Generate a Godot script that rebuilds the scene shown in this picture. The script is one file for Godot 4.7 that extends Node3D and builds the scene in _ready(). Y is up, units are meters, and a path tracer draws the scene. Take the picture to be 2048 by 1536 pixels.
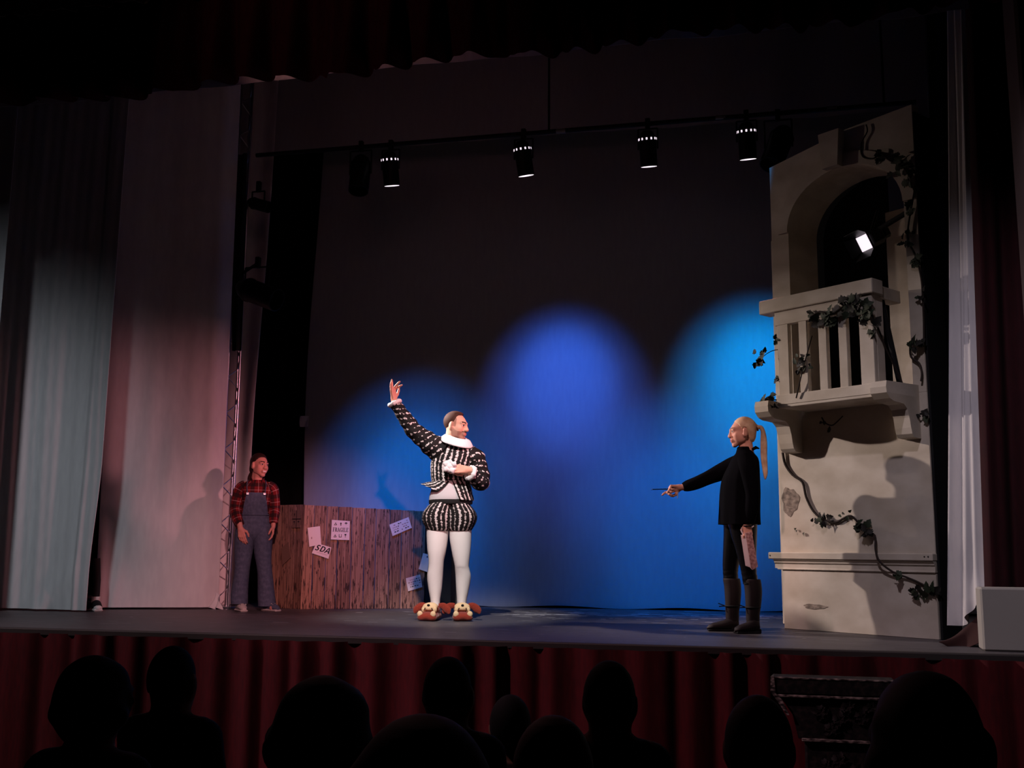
extends Node3D
# A theatre stage seen from the stalls. x runs along the stage edge, y is height above the stage floor, z runs towards the audience. Metres.

# ---------- mesh builder: faces are given counter-clockwise from outside ----------
class M:
	var v := PackedVector3Array()
	var uv := PackedVector2Array()
	var c := PackedColorArray()
	var ix := PackedInt32Array()
	func add(p: Vector3, t := Vector2.ZERO, col := Color.WHITE) -> int:
		v.append(p); uv.append(t); c.append(col)
		return v.size() - 1
	func tri(a: int, b: int, d: int) -> void:
		ix.append(a); ix.append(d); ix.append(b)
	func quad(a: int, b: int, d: int, e: int) -> void:
		tri(a, b, d); tri(a, d, e)
	func poly(pts: Array, out: Vector3) -> void:   # flat convex polygon turned towards out
		var n: Vector3 = (pts[1] - pts[0]).cross(pts[2] - pts[0])
		var p := pts.duplicate()
		if n.dot(out) < 0.0:
			p.reverse()
		var e1: Vector3 = (p[1] - p[0]).normalized()
		var nn: Vector3 = (p[1] - p[0]).cross(p[2] - p[0]).normalized()
		var e2 := nn.cross(e1)
		var first := v.size()
		for q in p:
			add(q, Vector2(q.dot(e1), q.dot(e2)))
		for i in range(1, p.size() - 1):
			tri(first, first + i, first + i + 1)
	func join(o: M, t := Transform3D()) -> void:
		var first := v.size()
		for i in o.v.size():
			v.append(t * o.v[i]); uv.append(o.uv[i]); c.append(o.c[i])
		var flip := t.basis.determinant() < 0.0
		for i in range(0, o.ix.size(), 3):
			ix.append(first + o.ix[i])
			ix.append(first + o.ix[i + (2 if flip else 1)])
			ix.append(first + o.ix[i + (1 if flip else 2)])
	func done() -> ArrayMesh:
		var nrm := PackedVector3Array()
		nrm.resize(v.size())
		for i in range(0, ix.size(), 3):
			var a := ix[i]; var d := ix[i + 1]; var b := ix[i + 2]
			var n := (v[b] - v[a]).cross(v[d] - v[a])
			nrm[a] += n; nrm[b] += n; nrm[d] += n
		for i in nrm.size():
			nrm[i] = nrm[i].normalized() if nrm[i].length_squared() > 0.0 else Vector3.UP
		var ar := []
		ar.resize(Mesh.ARRAY_MAX)
		ar[Mesh.ARRAY_VERTEX] = v; ar[Mesh.ARRAY_NORMAL] = nrm; ar[Mesh.ARRAY_TEX_UV] = uv; ar[Mesh.ARRAY_COLOR] = c; ar[Mesh.ARRAY_INDEX] = ix
		var am := ArrayMesh.new()
		am.add_surface_from_arrays(Mesh.PRIMITIVE_TRIANGLES, ar)
		return am

# ---------- smooth union of capsules and ellipsoids, meshed as surface nets ----------
class Field:
	var o: Vector3
	var h: float
	var k: float
	var nx: int
	var ny: int
	var nz: int
	var s := PackedFloat32Array()
	func _init(lo: Vector3, hi: Vector3, cell: float, kk: float) -> void:
		o = lo; h = cell; k = kk
		nx = int((hi.x - lo.x) / h) + 2; ny = int((hi.y - lo.y) / h) + 2; nz = int((hi.z - lo.z) / h) + 2
		s.resize(nx * ny * nz)
	func rng(lo: Vector3, hi: Vector3) -> Array:
		var a := ((lo - o) / h).floor(); var b := ((hi - o) / h).ceil()
		return [clampi(int(a.x), 0, nx - 1), clampi(int(b.x), 0, nx - 1), clampi(int(a.y), 0, ny - 1), clampi(int(b.y), 0, ny - 1), clampi(int(a.z), 0, nz - 1), clampi(int(b.z), 0, nz - 1)]
	func cap(a: Vector3, b: Vector3, ra: float, rb: float, ax := Vector3.ZERO, sc := 1.0, w := 1.0) -> void:
		var m := maxf(ra, rb) * maxf(1.0, sc) + 5.0 * k
		var r := rng(a.min(b) - Vector3.ONE * m, a.max(b) + Vector3.ONE * m)
		var g := 1.0 / sc - 1.0
		var ba := b - a
		ba += ax * (ba.dot(ax) * g)
		var bb := maxf(ba.length_squared(), 1e-9)
		var lim := 5.0 * k
		var ik := -1.0 / k
		for z in range(r[4], r[5] + 1):
			for y in range(r[2], r[3] + 1):
				var i: int = (z * ny + y) * nx + int(r[0])
				var q0 := o + Vector3(r[0], y, z) * h - a
				for x in range(r[0], r[1] + 1):
					var q := q0 + ax * (q0.dot(ax) * g)
					var t := clampf(q.dot(ba) / bb, 0.0, 1.0)
					var d := (q - ba * t).length() - ra - (rb - ra) * t
					if d < lim:
						s[i] += w * exp(minf(d * ik, 30.0))
					i += 1
					q0.x += h
	func chain(pts: Array, rr: Array, ax := Vector3.ZERO, sc := 1.0) -> void:
		for i in pts.size() - 1:
			cap(pts[i], pts[i + 1], rr[i], rr[i + 1], ax, sc)
	func ell(cn: Vector3, rad: Vector3, bs := Basis(), w := 1.0) -> void:
		var m := maxf(rad.x, maxf(rad.y, rad.z)) + 5.0 * k
		var r := rng(cn - Vector3.ONE * m, cn + Vector3.ONE * m)
		var inv := bs.transposed()
		var lim := 5.0 * k
		var ir := Vector3.ONE / rad
		for z in range(r[4], r[5] + 1):
			for y in range(r[2], r[3] + 1):
				var i: int = (z * ny + y) * nx + int(r[0])
				for x in range(r[0], r[1] + 1):
					var q := (inv * (o + Vector3(x, y, z) * h - cn)) * ir
					var k0 := q.length()
					var d := k0 * (k0 - 1.0) / maxf((q * ir).length(), 1e-6)
					if d < lim:
						s[i] += w * exp(minf(-d / k, 30.0))
					i += 1
	func cut(f: Callable) -> void:   # empties the cells where f(point) is true
		for z in nz:
			for y in ny:
				for x in nx:
					var i := (z * ny + y) * nx + x
					if s[i] > 0.0 and f.call(o + Vector3(x, y, z) * h):
						s[i] = 0.0
	func mesh(paint = null, col := Color.WHITE) -> M:
		var m := M.new()
		var n := nx * ny * nz
		var val := PackedFloat32Array()
		val.resize(n)
		for i in n:
			val[i] = -k * log(s[i]) if s[i] > 1e-5 else 11.0 * k
		var id := PackedInt32Array()
		id.resize(n); id.fill(-1)
		var off := [0, 1, nx, nx + 1, nx * ny, nx * ny + 1, nx * ny + nx, nx * ny + nx + 1]
		var at := [Vector3(0, 0, 0), Vector3(1, 0, 0), Vector3(0, 1, 0), Vector3(1, 1, 0), Vector3(0, 0, 1), Vector3(1, 0, 1), Vector3(0, 1, 1), Vector3(1, 1, 1)]
		var ea := [0, 2, 4, 6, 0, 1, 4, 5, 0, 1, 2, 3]
		var eb := [1, 3, 5, 7, 2, 3, 6, 7, 4, 5, 6, 7]
		var o1: int = off[1]; var o2: int = off[2]; var o3: int = off[3]; var o4: int = off[4]; var o5: int = off[5]; var o6: int = off[6]; var o7: int = off[7]
		for z in nz - 1:
			for y in ny - 1:
				var i := (z * ny + y) * nx - 1
				for x in nx - 1:
					i += 1
					var q := int(val[i] < 0) + int(val[i + o1] < 0) + int(val[i + o2] < 0) + int(val[i + o3] < 0) + int(val[i + o4] < 0) + int(val[i + o5] < 0) + int(val[i + o6] < 0) + int(val[i + o7] < 0)
					if q == 0 or q == 8:
						continue
					var p := Vector3.ZERO
					var cnt := 0.0
					for e in 12:
						var a := val[i + off[ea[e]]]; var b := val[i + off[eb[e]]]
						if (a < 0) != (b < 0):
							p += (at[ea[e]] as Vector3).lerp(at[eb[e]], a / (a - b))
							cnt += 1.0
					p = o + (Vector3(x, y, z) + p / cnt) * h
					id[i] = m.add(p, Vector2(p.x, p.y), paint.call(p) if paint != null else col)
		var st := [1, nx, nx * ny]
		for z in range(1, nz - 1):
			for y in range(1, ny - 1):
				var i := (z * ny + y) * nx
				for x in range(1, nx - 1):
					i += 1
					var ins := val[i] < 0
					for ax in 3:
						var j: int = i + st[ax]
						if ins != (val[j] < 0):
							var b: int = st[(ax + 1) % 3]; var d: int = st[(ax + 2) % 3]
							if ins:
								m.quad(id[i], id[i - b], id[i - b - d], id[i - d])
							else:
								m.quad(id[i], id[i - d], id[i - b - d], id[i - b])
		# the quads above run counter-clockwise seen along +axis from outside
		return m

# ---------- nodes ----------
var taken := {}
func numbered(s: String) -> String:
	if not taken.has(s):
		taken[s] = 0
		return s
	taken[s] += 1
	return "%s_%03d" % [s, taken[s]]

func tag(o: Node, label: String, category: String, group := "") -> Node:
	o.set_meta("label", label); o.set_meta("category", category)
	if group:
		o.set_meta("group", group)
	return o

func thing(called: String, label: String, category: String, pos := Vector3.ZERO, turn := 0.0, group := "") -> Node3D:
	var o := Node3D.new()
	o.name = numbered(called)
	add_child(o)
	o.position = pos; o.rotation.y = turn
	tag(o, label, category, group)
	return o

func obj(called: String, m, mt: Material, parent: Node = null, pos := Vector3.ZERO) -> MeshInstance3D:
	var o := MeshInstance3D.new()
	o.mesh = m.done() if m is M else m
	o.material_override = mt
	o.position = pos
	if parent:
		o.name = called
		parent.add_child(o, true)
	else:
		o.name = numbered(called)
		add_child(o)
	return o

func struct(called: String, m, mt: Material) -> MeshInstance3D:
	var o := obj(called, m, mt)
	o.set_meta("kind", "structure")
	return o

# ---------- materials ----------
func mat(col: Color, rough := 0.85, metal := 0.0) -> StandardMaterial3D:
	var m := StandardMaterial3D.new()
	m.albedo_color = col; m.roughness = rough; m.metallic = metal
	m.metallic_specular = 0.4
	return m

func vmat(rough := 0.7) -> StandardMaterial3D:
	var m := mat(Color.WHITE, rough)
	m.vertex_color_use_as_albedo = true
	m.vertex_color_is_srgb = true
	return m

func noise_tex(freq: float, c0: Color, c1: Color, size := 256, oct := 4, sx := 1.0, seed_ := 1) -> ImageTexture:
	var n := FastNoiseLite.new()
	n.seed = seed_; n.frequency = freq; n.fractal_octaves = oct
	var im := Image.create_empty(size, size, false, Image.FORMAT_RGB8)
	for y in size:
		for x in size:
			# blends across the seam so that it tiles
			var a := n.get_noise_2d(x * sx, y); var b := n.get_noise_2d((x - size) * sx, y)
			var t := smoothstep(0.7, 1.0, float(x) / size)
			im.set_pixel(x, y, c0.lerp(c1, clampf(lerpf(a, b, t) * 0.9 + 0.5, 0, 1)))
	return ImageTexture.create_from_image(im)

func tri_mat(tex: Texture2D, scale: Vector3, rough := 0.85) -> StandardMaterial3D:
	var m := mat(Color.WHITE, rough)
	m.albedo_texture = tex
	m.uv1_triplanar = true; m.uv1_world_triplanar = true; m.uv1_scale = scale
	return m

# ---------- shapes ----------
func box(m: M, lo: Vector3, hi: Vector3, bev := 0.006, t := Transform3D()) -> M:
	var cn := (lo + hi) / 2.0; var hf := (hi - lo) / 2.0
	bev = minf(bev, minf(hf.x, minf(hf.y, hf.z)) * 0.9)
	var w := M.new()
	var pt := func(sg: Vector3, ax: int) -> Vector3:
		var q := hf - Vector3.ONE * bev
		q[ax] = hf[ax]
		return cn + q * sg
	var sgs := []
	for a in [-1, 1]:
		for b in [-1, 1]:
			for d in [-1, 1]:
				sgs.append(Vector3(a, b, d))
	for ax in 3:
		var b := (ax + 1) % 3; var d := (ax + 2) % 3
		for sa in [-1, 1]:
			var pts := []
			for q in [[-1, -1], [1, -1], [1, 1], [-1, 1]]:
				var sg := Vector3.ZERO
				sg[ax] = sa; sg[b] = q[0]; sg[d] = q[1]
				pts.append(pt.call(sg, ax))
			var out := Vector3.ZERO
			out[ax] = sa
			w.poly(pts, out)
		for sb in [-1, 1]:
			for sd in [-1, 1]:
				var s0 := Vector3.ZERO
				s0[ax] = -1; s0[b] = sb; s0[d] = sd
				var s1 := s0
				s1[ax] = 1
				var out := s0 + s1
				w.poly([pt.call(s0, b), pt.call(s1, b), pt.call(s1, d), pt.call(s0, d)], out)
	for sg in sgs:
		w.poly([pt.call(sg, 0), pt.call(sg, 1), pt.call(sg, 2)], sg)
	m.join(w, t)
	return m

func ry(x: float, y: float, z: float, rx: float, rz: float) -> Array:
	return [Vector3(x, y, z), Vector3(0, 0, -rz), Vector3(-rx, 0, 0)]

# rings of [centre, axis, axis]; axis x axis must point along the loft
func loft(m: M, rings: Array, seg := 24, us := 1.0, vs := 1.0, caps := true, a0 := 0.0, a1 := TAU, shape = null) -> M:
	var first := m.v.size()
	var ln := 0.0
	for i in rings.size():
		var r: Array = rings[i]
		if i > 0:
			ln += ((r[0] as Vector3) - rings[i - 1][0]).length()
		for j in seg + 1:
			var t := lerpf(a0, a1, float(j) / seg)
			var e: float = shape.call(float(i) / (rings.size() - 1), t) if shape != null else 1.0
			m.add(r[0] + (r[1] * cos(t) + r[2] * sin(t)) * e, Vector2(float(j) / seg * us, ln * vs))
	for i in rings.size() - 1:
		for j in seg:
			var a := first + i * (seg + 1) + j
			m.quad(a, a + 1, a + seg + 2, a + seg + 1)
	if caps:
		for e in [0, rings.size() - 1]:
			var cn := m.add(rings[e][0], Vector2(0.5 * us, 0))
			for j in seg:
				var a := m.add(m.v[first + e * (seg + 1) + j], m.uv[first + e * (seg + 1) + j]); var b := m.add(m.v[first + e * (seg + 1) + j + 1], m.uv[first + e * (seg + 1) + j + 1])
				if e == 0:
					m.tri(cn, b, a)
				else:
					m.tri(cn, a, b)
	return m

func smooth(pts: Array, n: int) -> Array:   # Catmull-Rom through arrays of floats
	var out := []
	var k := pts.size()
	for i in k - 1:
		var steps := n
		for s in steps + (1 if i == k - 2 else 0):
			var t := float(s) / steps
			var p0: Array = pts[maxi(i - 1, 0)]; var p1: Array = pts[i]; var p2: Array = pts[i + 1]; var p3: Array = pts[mini(i + 2, k - 1)]
			var q := []
			for d in p1.size():
				q.append(cubic_interpolate(p1[d], p2[d], p0[d], p3[d], t))
			out.append(q)
	return out

# a round bar along points [x, y, z, radius]
func tube(m: M, pts: Array, seg := 12, us := 1.0, vs := 1.0, caps := true, side := Vector3.ZERO, flat := 1.0, shape = null) -> M:
	var rings := []
	var nrm := Vector3.ZERO
	for i in pts.size():
		var p := Vector3(pts[i][0], pts[i][1], pts[i][2])
		var a: Array = pts[maxi(i - 1, 0)]; var b: Array = pts[mini(i + 1, pts.size() - 1)]
		var d := Vector3(b[0] - a[0], b[1] - a[1], b[2] - a[2]).normalized()
		if nrm == Vector3.ZERO:
			nrm = side if side != Vector3.ZERO else (Vector3.UP if absf(d.y) < 0.9 else Vector3.RIGHT)
		nrm = (nrm - d * nrm.dot(d)).normalized()
		rings.append([p, nrm * pts[i][3], d.cross(nrm) * pts[i][3] * flat])
	return loft(m, rings, seg, us, vs, caps, 0.0, TAU, shape)

func bar(m: M, a: Vector3, b: Vector3, r: float, seg := 10) -> M:
	return tube(m, [[a.x, a.y, a.z, r], [b.x, b.y, b.z, r]], seg)

func lathe(m: M, prof: Array, seg := 24, t := Transform3D()) -> M:   # [radius, height] from bottom to top
	var rings := []
	for p in prof:
		rings.append(ry(0, p[1], 0, maxf(p[0], 1e-4), maxf(p[0], 1e-4)))
	var w := M.new()
	loft(w, rings, seg, 1.0, 1.0, false)
	m.join(w, t)
	return m

func sphere(m: M, cn: Vector3, r: Vector3, seg := 16, bs := Basis()) -> M:
	var rings := []
	for i in seg / 2 + 1:
		var a := -PI / 2 + PI * i / (seg / 2)
		rings.append(ry(0, sin(a) * r.y, 0, maxf(cos(a), 1e-3) * r.x, maxf(cos(a), 1e-3) * r.z))
	var w := M.new()
	loft(w, rings, seg, 1.0, 1.0, false)
	m.join(w, Transform3D(bs, cn))
	return m

# outline in x, y (any direction), pushed from z0 to z1
func prism(m: M, outline: PackedVector2Array, z0: float, z1: float, t := Transform3D()) -> M:
	var pts := outline.duplicate()
	if Geometry2D.is_polygon_clockwise(pts):
		pts.reverse()
	var w := M.new()
	var tr := Geometry2D.triangulate_polygon(pts)
	for i in range(0, tr.size(), 3):
		var q := [pts[tr[i]], pts[tr[i + 1]], pts[tr[i + 2]]]
		w.poly([Vector3(q[0].x, q[0].y, z1), Vector3(q[1].x, q[1].y, z1), Vector3(q[2].x, q[2].y, z1)], Vector3(0, 0, z1 - z0))
		w.poly([Vector3(q[0].x, q[0].y, z0), Vector3(q[1].x, q[1].y, z0), Vector3(q[2].x, q[2].y, z0)], Vector3(0, 0, z0 - z1))
	for i in pts.size():
		var a := pts[i]; var b := pts[(i + 1) % pts.size()]
		w.poly([Vector3(a.x, a.y, z0), Vector3(b.x, b.y, z0), Vector3(b.x, b.y, z1), Vector3(a.x, a.y, z1)], Vector3(b.y - a.y, a.x - b.x, 0))
	m.join(w, t)
	return m

# a hanging cloth between four corners; fold(u, v) pushes it towards the audience, v runs down
func cloth(tl: Vector3, tr: Vector3, bl: Vector3, br: Vector3, nu: int, nv: int, fold: Callable, hem = null, th := 0.006) -> M:
	var m := M.new()
	var n := (tr - tl).cross(tl - bl).normalized()
	for side in 2:
		for j in nv + 1:
			for i in nu + 1:
				var u := float(i) / nu; var v := float(j) / nv
				var p: Vector3 = tl.lerp(tr, u).lerp(bl.lerp(br, u), v) + n * (float(fold.call(u, v)) - side * th)
				if hem != null:
					p += hem.call(u, v)
				m.add(p, Vector2(u, v))
	var half := (nu + 1) * (nv + 1)
	for j in nv:
		for i in nu:
			var a := j * (nu + 1) + i
			m.quad(a, a + nu + 1, a + nu + 2, a + 1)
			a += half
			m.quad(a, a + 1, a + nu + 2, a + nu + 1)
	for i in nu:
		m.quad(i, i + 1, i + 1 + half, i + half)
		var a := nv * (nu + 1) + i
		m.quad(a, a + half, a + 1 + half, a + 1)
	for j in nv:
		var a := j * (nu + 1)
		m.quad(a, a + half, a + nu + 1 + half, a + nu + 1)
		a += nu
		m.quad(a, a + nu + 1, a + nu + 1 + half, a + half)
	return m

func spot(called: String, pos: Vector3, target: Vector3, col: Color, energy: float, angle: float, size := 0.06, blend := 1.0) -> SpotLight3D:
	var l := SpotLight3D.new()
	l.name = called
	l.transform = Transform3D(Basis.looking_at(target - pos, Vector3.UP if absf((target - pos).normalized().y) < 0.98 else Vector3.RIGHT), pos)
	l.light_color = col; l.light_energy = energy; l.spot_angle = angle; l.spot_range = 40.0; l.spot_attenuation = 2.0
	l.spot_angle_attenuation = blend; l.light_size = size; l.shadow_enabled = true
	add_child(l, true)
	return l

var rg := RandomNumberGenerator.new()

func _ready() -> void:
	rg.seed = 7
	# ---- camera
	var cam := Camera3D.new()
	cam.name = "camera"
	cam.basis = Basis(Vector3.UP, deg_to_rad(13.2)) * Basis(Vector3.RIGHT, deg_to_rad(8.85)) * Basis(Vector3.BACK, deg_to_rad(0.4))
	cam.position = Vector3(0, 0.64, 0)
	cam.fov = rad_to_deg(2.0 * atan(768.0 / 2125.0))
	cam.near = 0.05
	add_child(cam)
	# ---- surroundings: a closed dark hall, no daylight
	var env := Environment.new()
	env.background_mode = Environment.BG_COLOR
	env.background_color = Color(0, 0, 0)
	env.tonemap_mode = Environment.TONE_MAPPER_LINEAR
	env.tonemap_exposure = 1.0
	env.sdfgi_enabled = true; env.ssao_enabled = true; env.ssil_enabled = true
	var we := WorldEnvironment.new()
	we.name = "surroundings"
	we.environment = env
	add_child(we)
	# ---- stage lighting
	# lanterns on the bar over the stalls, in front of the valance
	spot("front_warm_spot", Vector3(-2.0, 7.2, -3.4), Vector3(-2.86, 0.95, -9.15), Color(1.0, 0.965, 0.955), 96.0, 8.0, 0.12, 0.75)
	spot("front_right_spot", Vector3(-1.6, 6.6, -2.6), Vector3(-0.3, 1.15, -8.75), Color(1.0, 0.82, 0.8), 36.0, 5.0, 0.12)
	spot("front_cool_spot", Vector3(-4.5, 7.0, 0.9), Vector3(-8.0, 0.5, -9.5), Color(0.9, 0.95, 1.0), 36.0, 13.5, 0.45)
	spot("skirt_left_spot", Vector3(-8.8, 6.4, -4.2), Vector3(-4.6, -1.2, -7.2), Color(1.0, 0.86, 0.9), 26.0, 19.0, 0.12)
	spot("front_pink_spot", Vector3(0.6, 4.6, 0.3), Vector3(-4.75, 0.3, -10.4), Color(1.0, 0.68, 0.70), 74.0, 9.0, 0.12)
	spot("skirt_middle_spot", Vector3(-6.0, 6.4, -4.2), Vector3(-1.2, -1.2, -7.2), Color(1.0, 0.8, 0.86), 30.0, 19.0, 0.12)
	spot("skirt_right_spot", Vector3(-0.6, 7.2, -2.6), Vector3(1.6, 1.0, -8.0), Color(0.97, 0.92, 1.0), 21.0, 14.0, 0.12)
	spot("valance_spot", Vector3(-5.5, 6.2, -3.0), Vector3(-3.4, 4.75, -7.5), Color(1.0, 0.8, 0.8), 0.9, 18.0, 0.12)
	# pink side light from the flood in the balcony
	spot("balcony_flood_spot", Vector3(0.58, 3.09, -8.68), Vector3(-6.6, 0.8, -10.2), Color(1.0, 0.62, 0.66), 14.0, 18.5, 0.12, 0.9)
	# warm grey side light from the lamps on the left truss, and its spill on the back of the border
	spot("truss_low_spot", Vector3(-4.85, 3.15, -9.75), Vector3(0.95, 0.5, -8.9), Color(1.0, 0.92, 0.9), 27.0, 25.0, 0.04)
	spot("truss_high_spot", Vector3(-4.98, 4.25, -10.1), Vector3(0.95, 1.8, -8.9), Color(1.0, 0.9, 0.86), 3.0, 30.0, 0.04)
	spot("truss_spill_spot", Vector3(-4.7, 5.3, -9.3), Vector3(-3.4, 4.75, -7.95), Color(1.0, 0.7, 0.7), 4.5, 30.0, 0.05)
	# blue lanterns on the first bar behind the valance, on the backdrop
	for q in [[-3.7, -3.95, 1.05, Color(0.0, 0.5, 1.0), 22.0, 11.0, 20.0, 18.0], [-2.2, -2.16, 2.5, Color(0.22, 0.44, 1.0), 19.0, 10.0, 19.0, 15.0], [-1.2, -0.9, 0.7, Color(0.0, 0.48, 1.0), 16.0, 10.0, 25.0, 17.0], [-0.35, 0.05, 2.45, Color(0.0, 0.6, 1.0), 27.0, 10.5, 26.0, 16.0]]:
		for k in 2:   # a hot centre and a soft surround
			spot("blue_lantern_spot", Vector3(q[0], 5.1, -8.4), Vector3(q[1], q[2] - 0.25 * k, -11.85), q[3], q[4 + 2 * k], q[5 + 2 * k])
	# the four lanterns on the visible bar shine straight down
	for x in [-3.88, -2.377, -1.049, -0.042]:
		spot("bar_lantern_spot", Vector3(x, 4.5, -10.66), Vector3(x, 0, -11.3), Color(1.0, 0.9, 0.95), 0.15, 26.0)
	materials()
	hall()
	curtains()
	facade()
	rigging()
	crate()
	small_things()
	man_in_doublet()
	woman_with_wand()
	woman_in_overalls()
	audience()

var m_black: StandardMaterial3D
var m_metal: StandardMaterial3D
var m_alu: StandardMaterial3D
var m_cloth: StandardMaterial3D
var m_grey_cloth: StandardMaterial3D
var m_red: StandardMaterial3D
var m_backdrop: StandardMaterial3D
var m_wine: StandardMaterial3D
var m_plaster: StandardMaterial3D
var m_glow: StandardMaterial3D

func materials() -> void:
	m_black = mat(Color(0.06, 0.06, 0.065), 0.8)
	m_metal = mat(Color(0.05, 0.05, 0.055), 0.45, 0.2)
	m_alu = mat(Color(0.8, 0.8, 0.82), 0.3, 1.0)
	var weave := noise_tex(0.05, Color(0.785, 0.765, 0.765), Color(0.825, 0.805, 0.8), 256, 4, 2.0, 3)
	m_cloth = tri_mat(weave, Vector3(0.6, 0.25, 0.6), 0.95)
	m_backdrop = tri_mat(noise_tex(0.05, Color(0.612, 0.60, 0.61), Color(0.632, 0.622, 0.628), 256, 4, 2.0, 13), Vector3(0.6, 0.25, 0.6), 0.95)
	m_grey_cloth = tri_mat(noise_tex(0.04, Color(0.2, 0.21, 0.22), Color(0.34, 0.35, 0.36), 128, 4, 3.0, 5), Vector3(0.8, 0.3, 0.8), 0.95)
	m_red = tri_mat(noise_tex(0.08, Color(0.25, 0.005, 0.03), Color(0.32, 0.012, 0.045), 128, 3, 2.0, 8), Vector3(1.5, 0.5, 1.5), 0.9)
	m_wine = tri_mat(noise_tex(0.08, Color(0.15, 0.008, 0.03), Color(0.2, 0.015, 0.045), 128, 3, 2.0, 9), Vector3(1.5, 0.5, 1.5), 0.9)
	m_plaster = tri_mat(noise_tex(0.012, Color(0.7, 0.65, 0.58), Color(0.82, 0.78, 0.72), 512, 5, 1.0, 4), Vector3(0.55, 0.55, 0.55), 0.92)
	m_glow = mat(Color(0.9, 0.85, 0.95), 0.5)
	m_glow.emission_enabled = true
	m_glow.emission = Color(1.0, 0.93, 0.98)
	m_glow.emission_energy_multiplier = 1.1

# ---------- the hall and the stage ----------
func hall() -> void:
	# stage floor: black paint with scuffs
	var im := Image.create_empty(2048, 1024, false, Image.FORMAT_RGB8)
	im.fill(Color(0.3, 0.285, 0.29))
	for i in 9000:
		var g := rg.randf_range(0.22, 0.37)
		im.fill_rect(Rect2i(rg.randi() % 2048, rg.randi() % 1024, rg.randi_range(3, 40), rg.randi_range(1, 5)), Color(g, g * 0.97, g))
	for i in 1500:
		var g := rg.randf_range(0.3, 0.8)
		im.fill_rect(Rect2i(rg.randi() % 2048, int(pow(rg.randf(), 1.5) * 900.0), rg.randi_range(2, 24), 1 + int(rg.randf() < 0.3)), Color(g, g, g))
	for i in 260:
		var g := rg.randf_range(0.5, 0.95)
		im.fill_rect(Rect2i(1120 + int(rg.randfn(0.0, 1.0) * 150.0) + 140, 470 + int(rg.randfn(0.0, 1.0) * 70.0), rg.randi_range(3, 34), rg.randi_range(2, 5)), Color(g, g, g))
	var fm := mat(Color.WHITE, 0.5)
	fm.albedo_texture = ImageTexture.create_from_image(im)
	var f := M.new()
	box(f, Vector3(-10, -0.25, -13.6), Vector3(4, 0, -7.46), 0.01)
	for i in f.v.size():
		f.uv[i] = Vector2((f.v[i].x + 10.0) / 14.0, (f.v[i].z + 13.6) / 6.2)
	struct("floor", f, fm)
	var dark := mat(Color(0.13, 0.11, 0.11), 0.9)
	var dim := mat(Color(0.34, 0.28, 0.27), 0.9)
	struct("floor", box(M.new(), Vector3(-10, -1.3, -7.4), Vector3(8, -1.1, 5)), dark)
	struct("ceiling", box(M.new(), Vector3(-10.3, 8.4, -13.9), Vector3(8.3, 8.7, 5.3)), dark)
	struct("wall_back", box(M.new(), Vector3(-10.3, -1.3, -13.9), Vector3(8.3, 8.4, -13.6)), m_black)
	struct("wall_left", box(M.new(), Vector3(-10.3, -1.3, -13.6), Vector3(-10, 8.4, 5)), dark)
	struct("wall_right", box(M.new(), Vector3(8, -1.3, -13.6), Vector3(8.3, 8.4, 5)), dark)
	struct("wall_rear", box(M.new(), Vector3(-10.3, -1.3, 5), Vector3(8.3, 8.4, 5.3)), dark)
	# proscenium: its right pier and the wall above the opening
	struct("wall_proscenium_right", box(M.new(), Vector3(1.76, -1.1, -7.64), Vector3(8, 8.4, -7.3), 0.02), dim)
	struct("wall_proscenium_top", box(M.new(), Vector3(-10, 5.28, -7.64), Vector3(1.76, 8.4, -7.36), 0.02), dim)
	struct("trim_1", box(M.new(), Vector3(-10, -0.05, -7.5), Vector3(1.735, 0.004, -7.43), 0.008), mat(Color(0.2, 0.18, 0.17), 0.7))
	# pleated red skirt under the stage edge
	var pl := func(u: float, _v: float) -> float:
		var x := u * 64.0
		return 0.07 * pow(absf(sin(x * 2.1 + 0.9 * sin(x * 0.7))), 1.6) * (0.75 + 0.25 * sin(x * 3.7)) + 0.03 * sin(x * 0.9 + 1.0)
	tag(obj("stage_skirt", cloth(Vector3(-9.9, -0.03, -7.42), Vector3(1.72, -0.03, -7.42), Vector3(-9.9, -1.1, -7.42), Vector3(1.72, -1.1, -7.42), 640, 6, pl), m_red), "dark red pleated cloth skirt hung below the front edge of the stage", "curtain")

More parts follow.
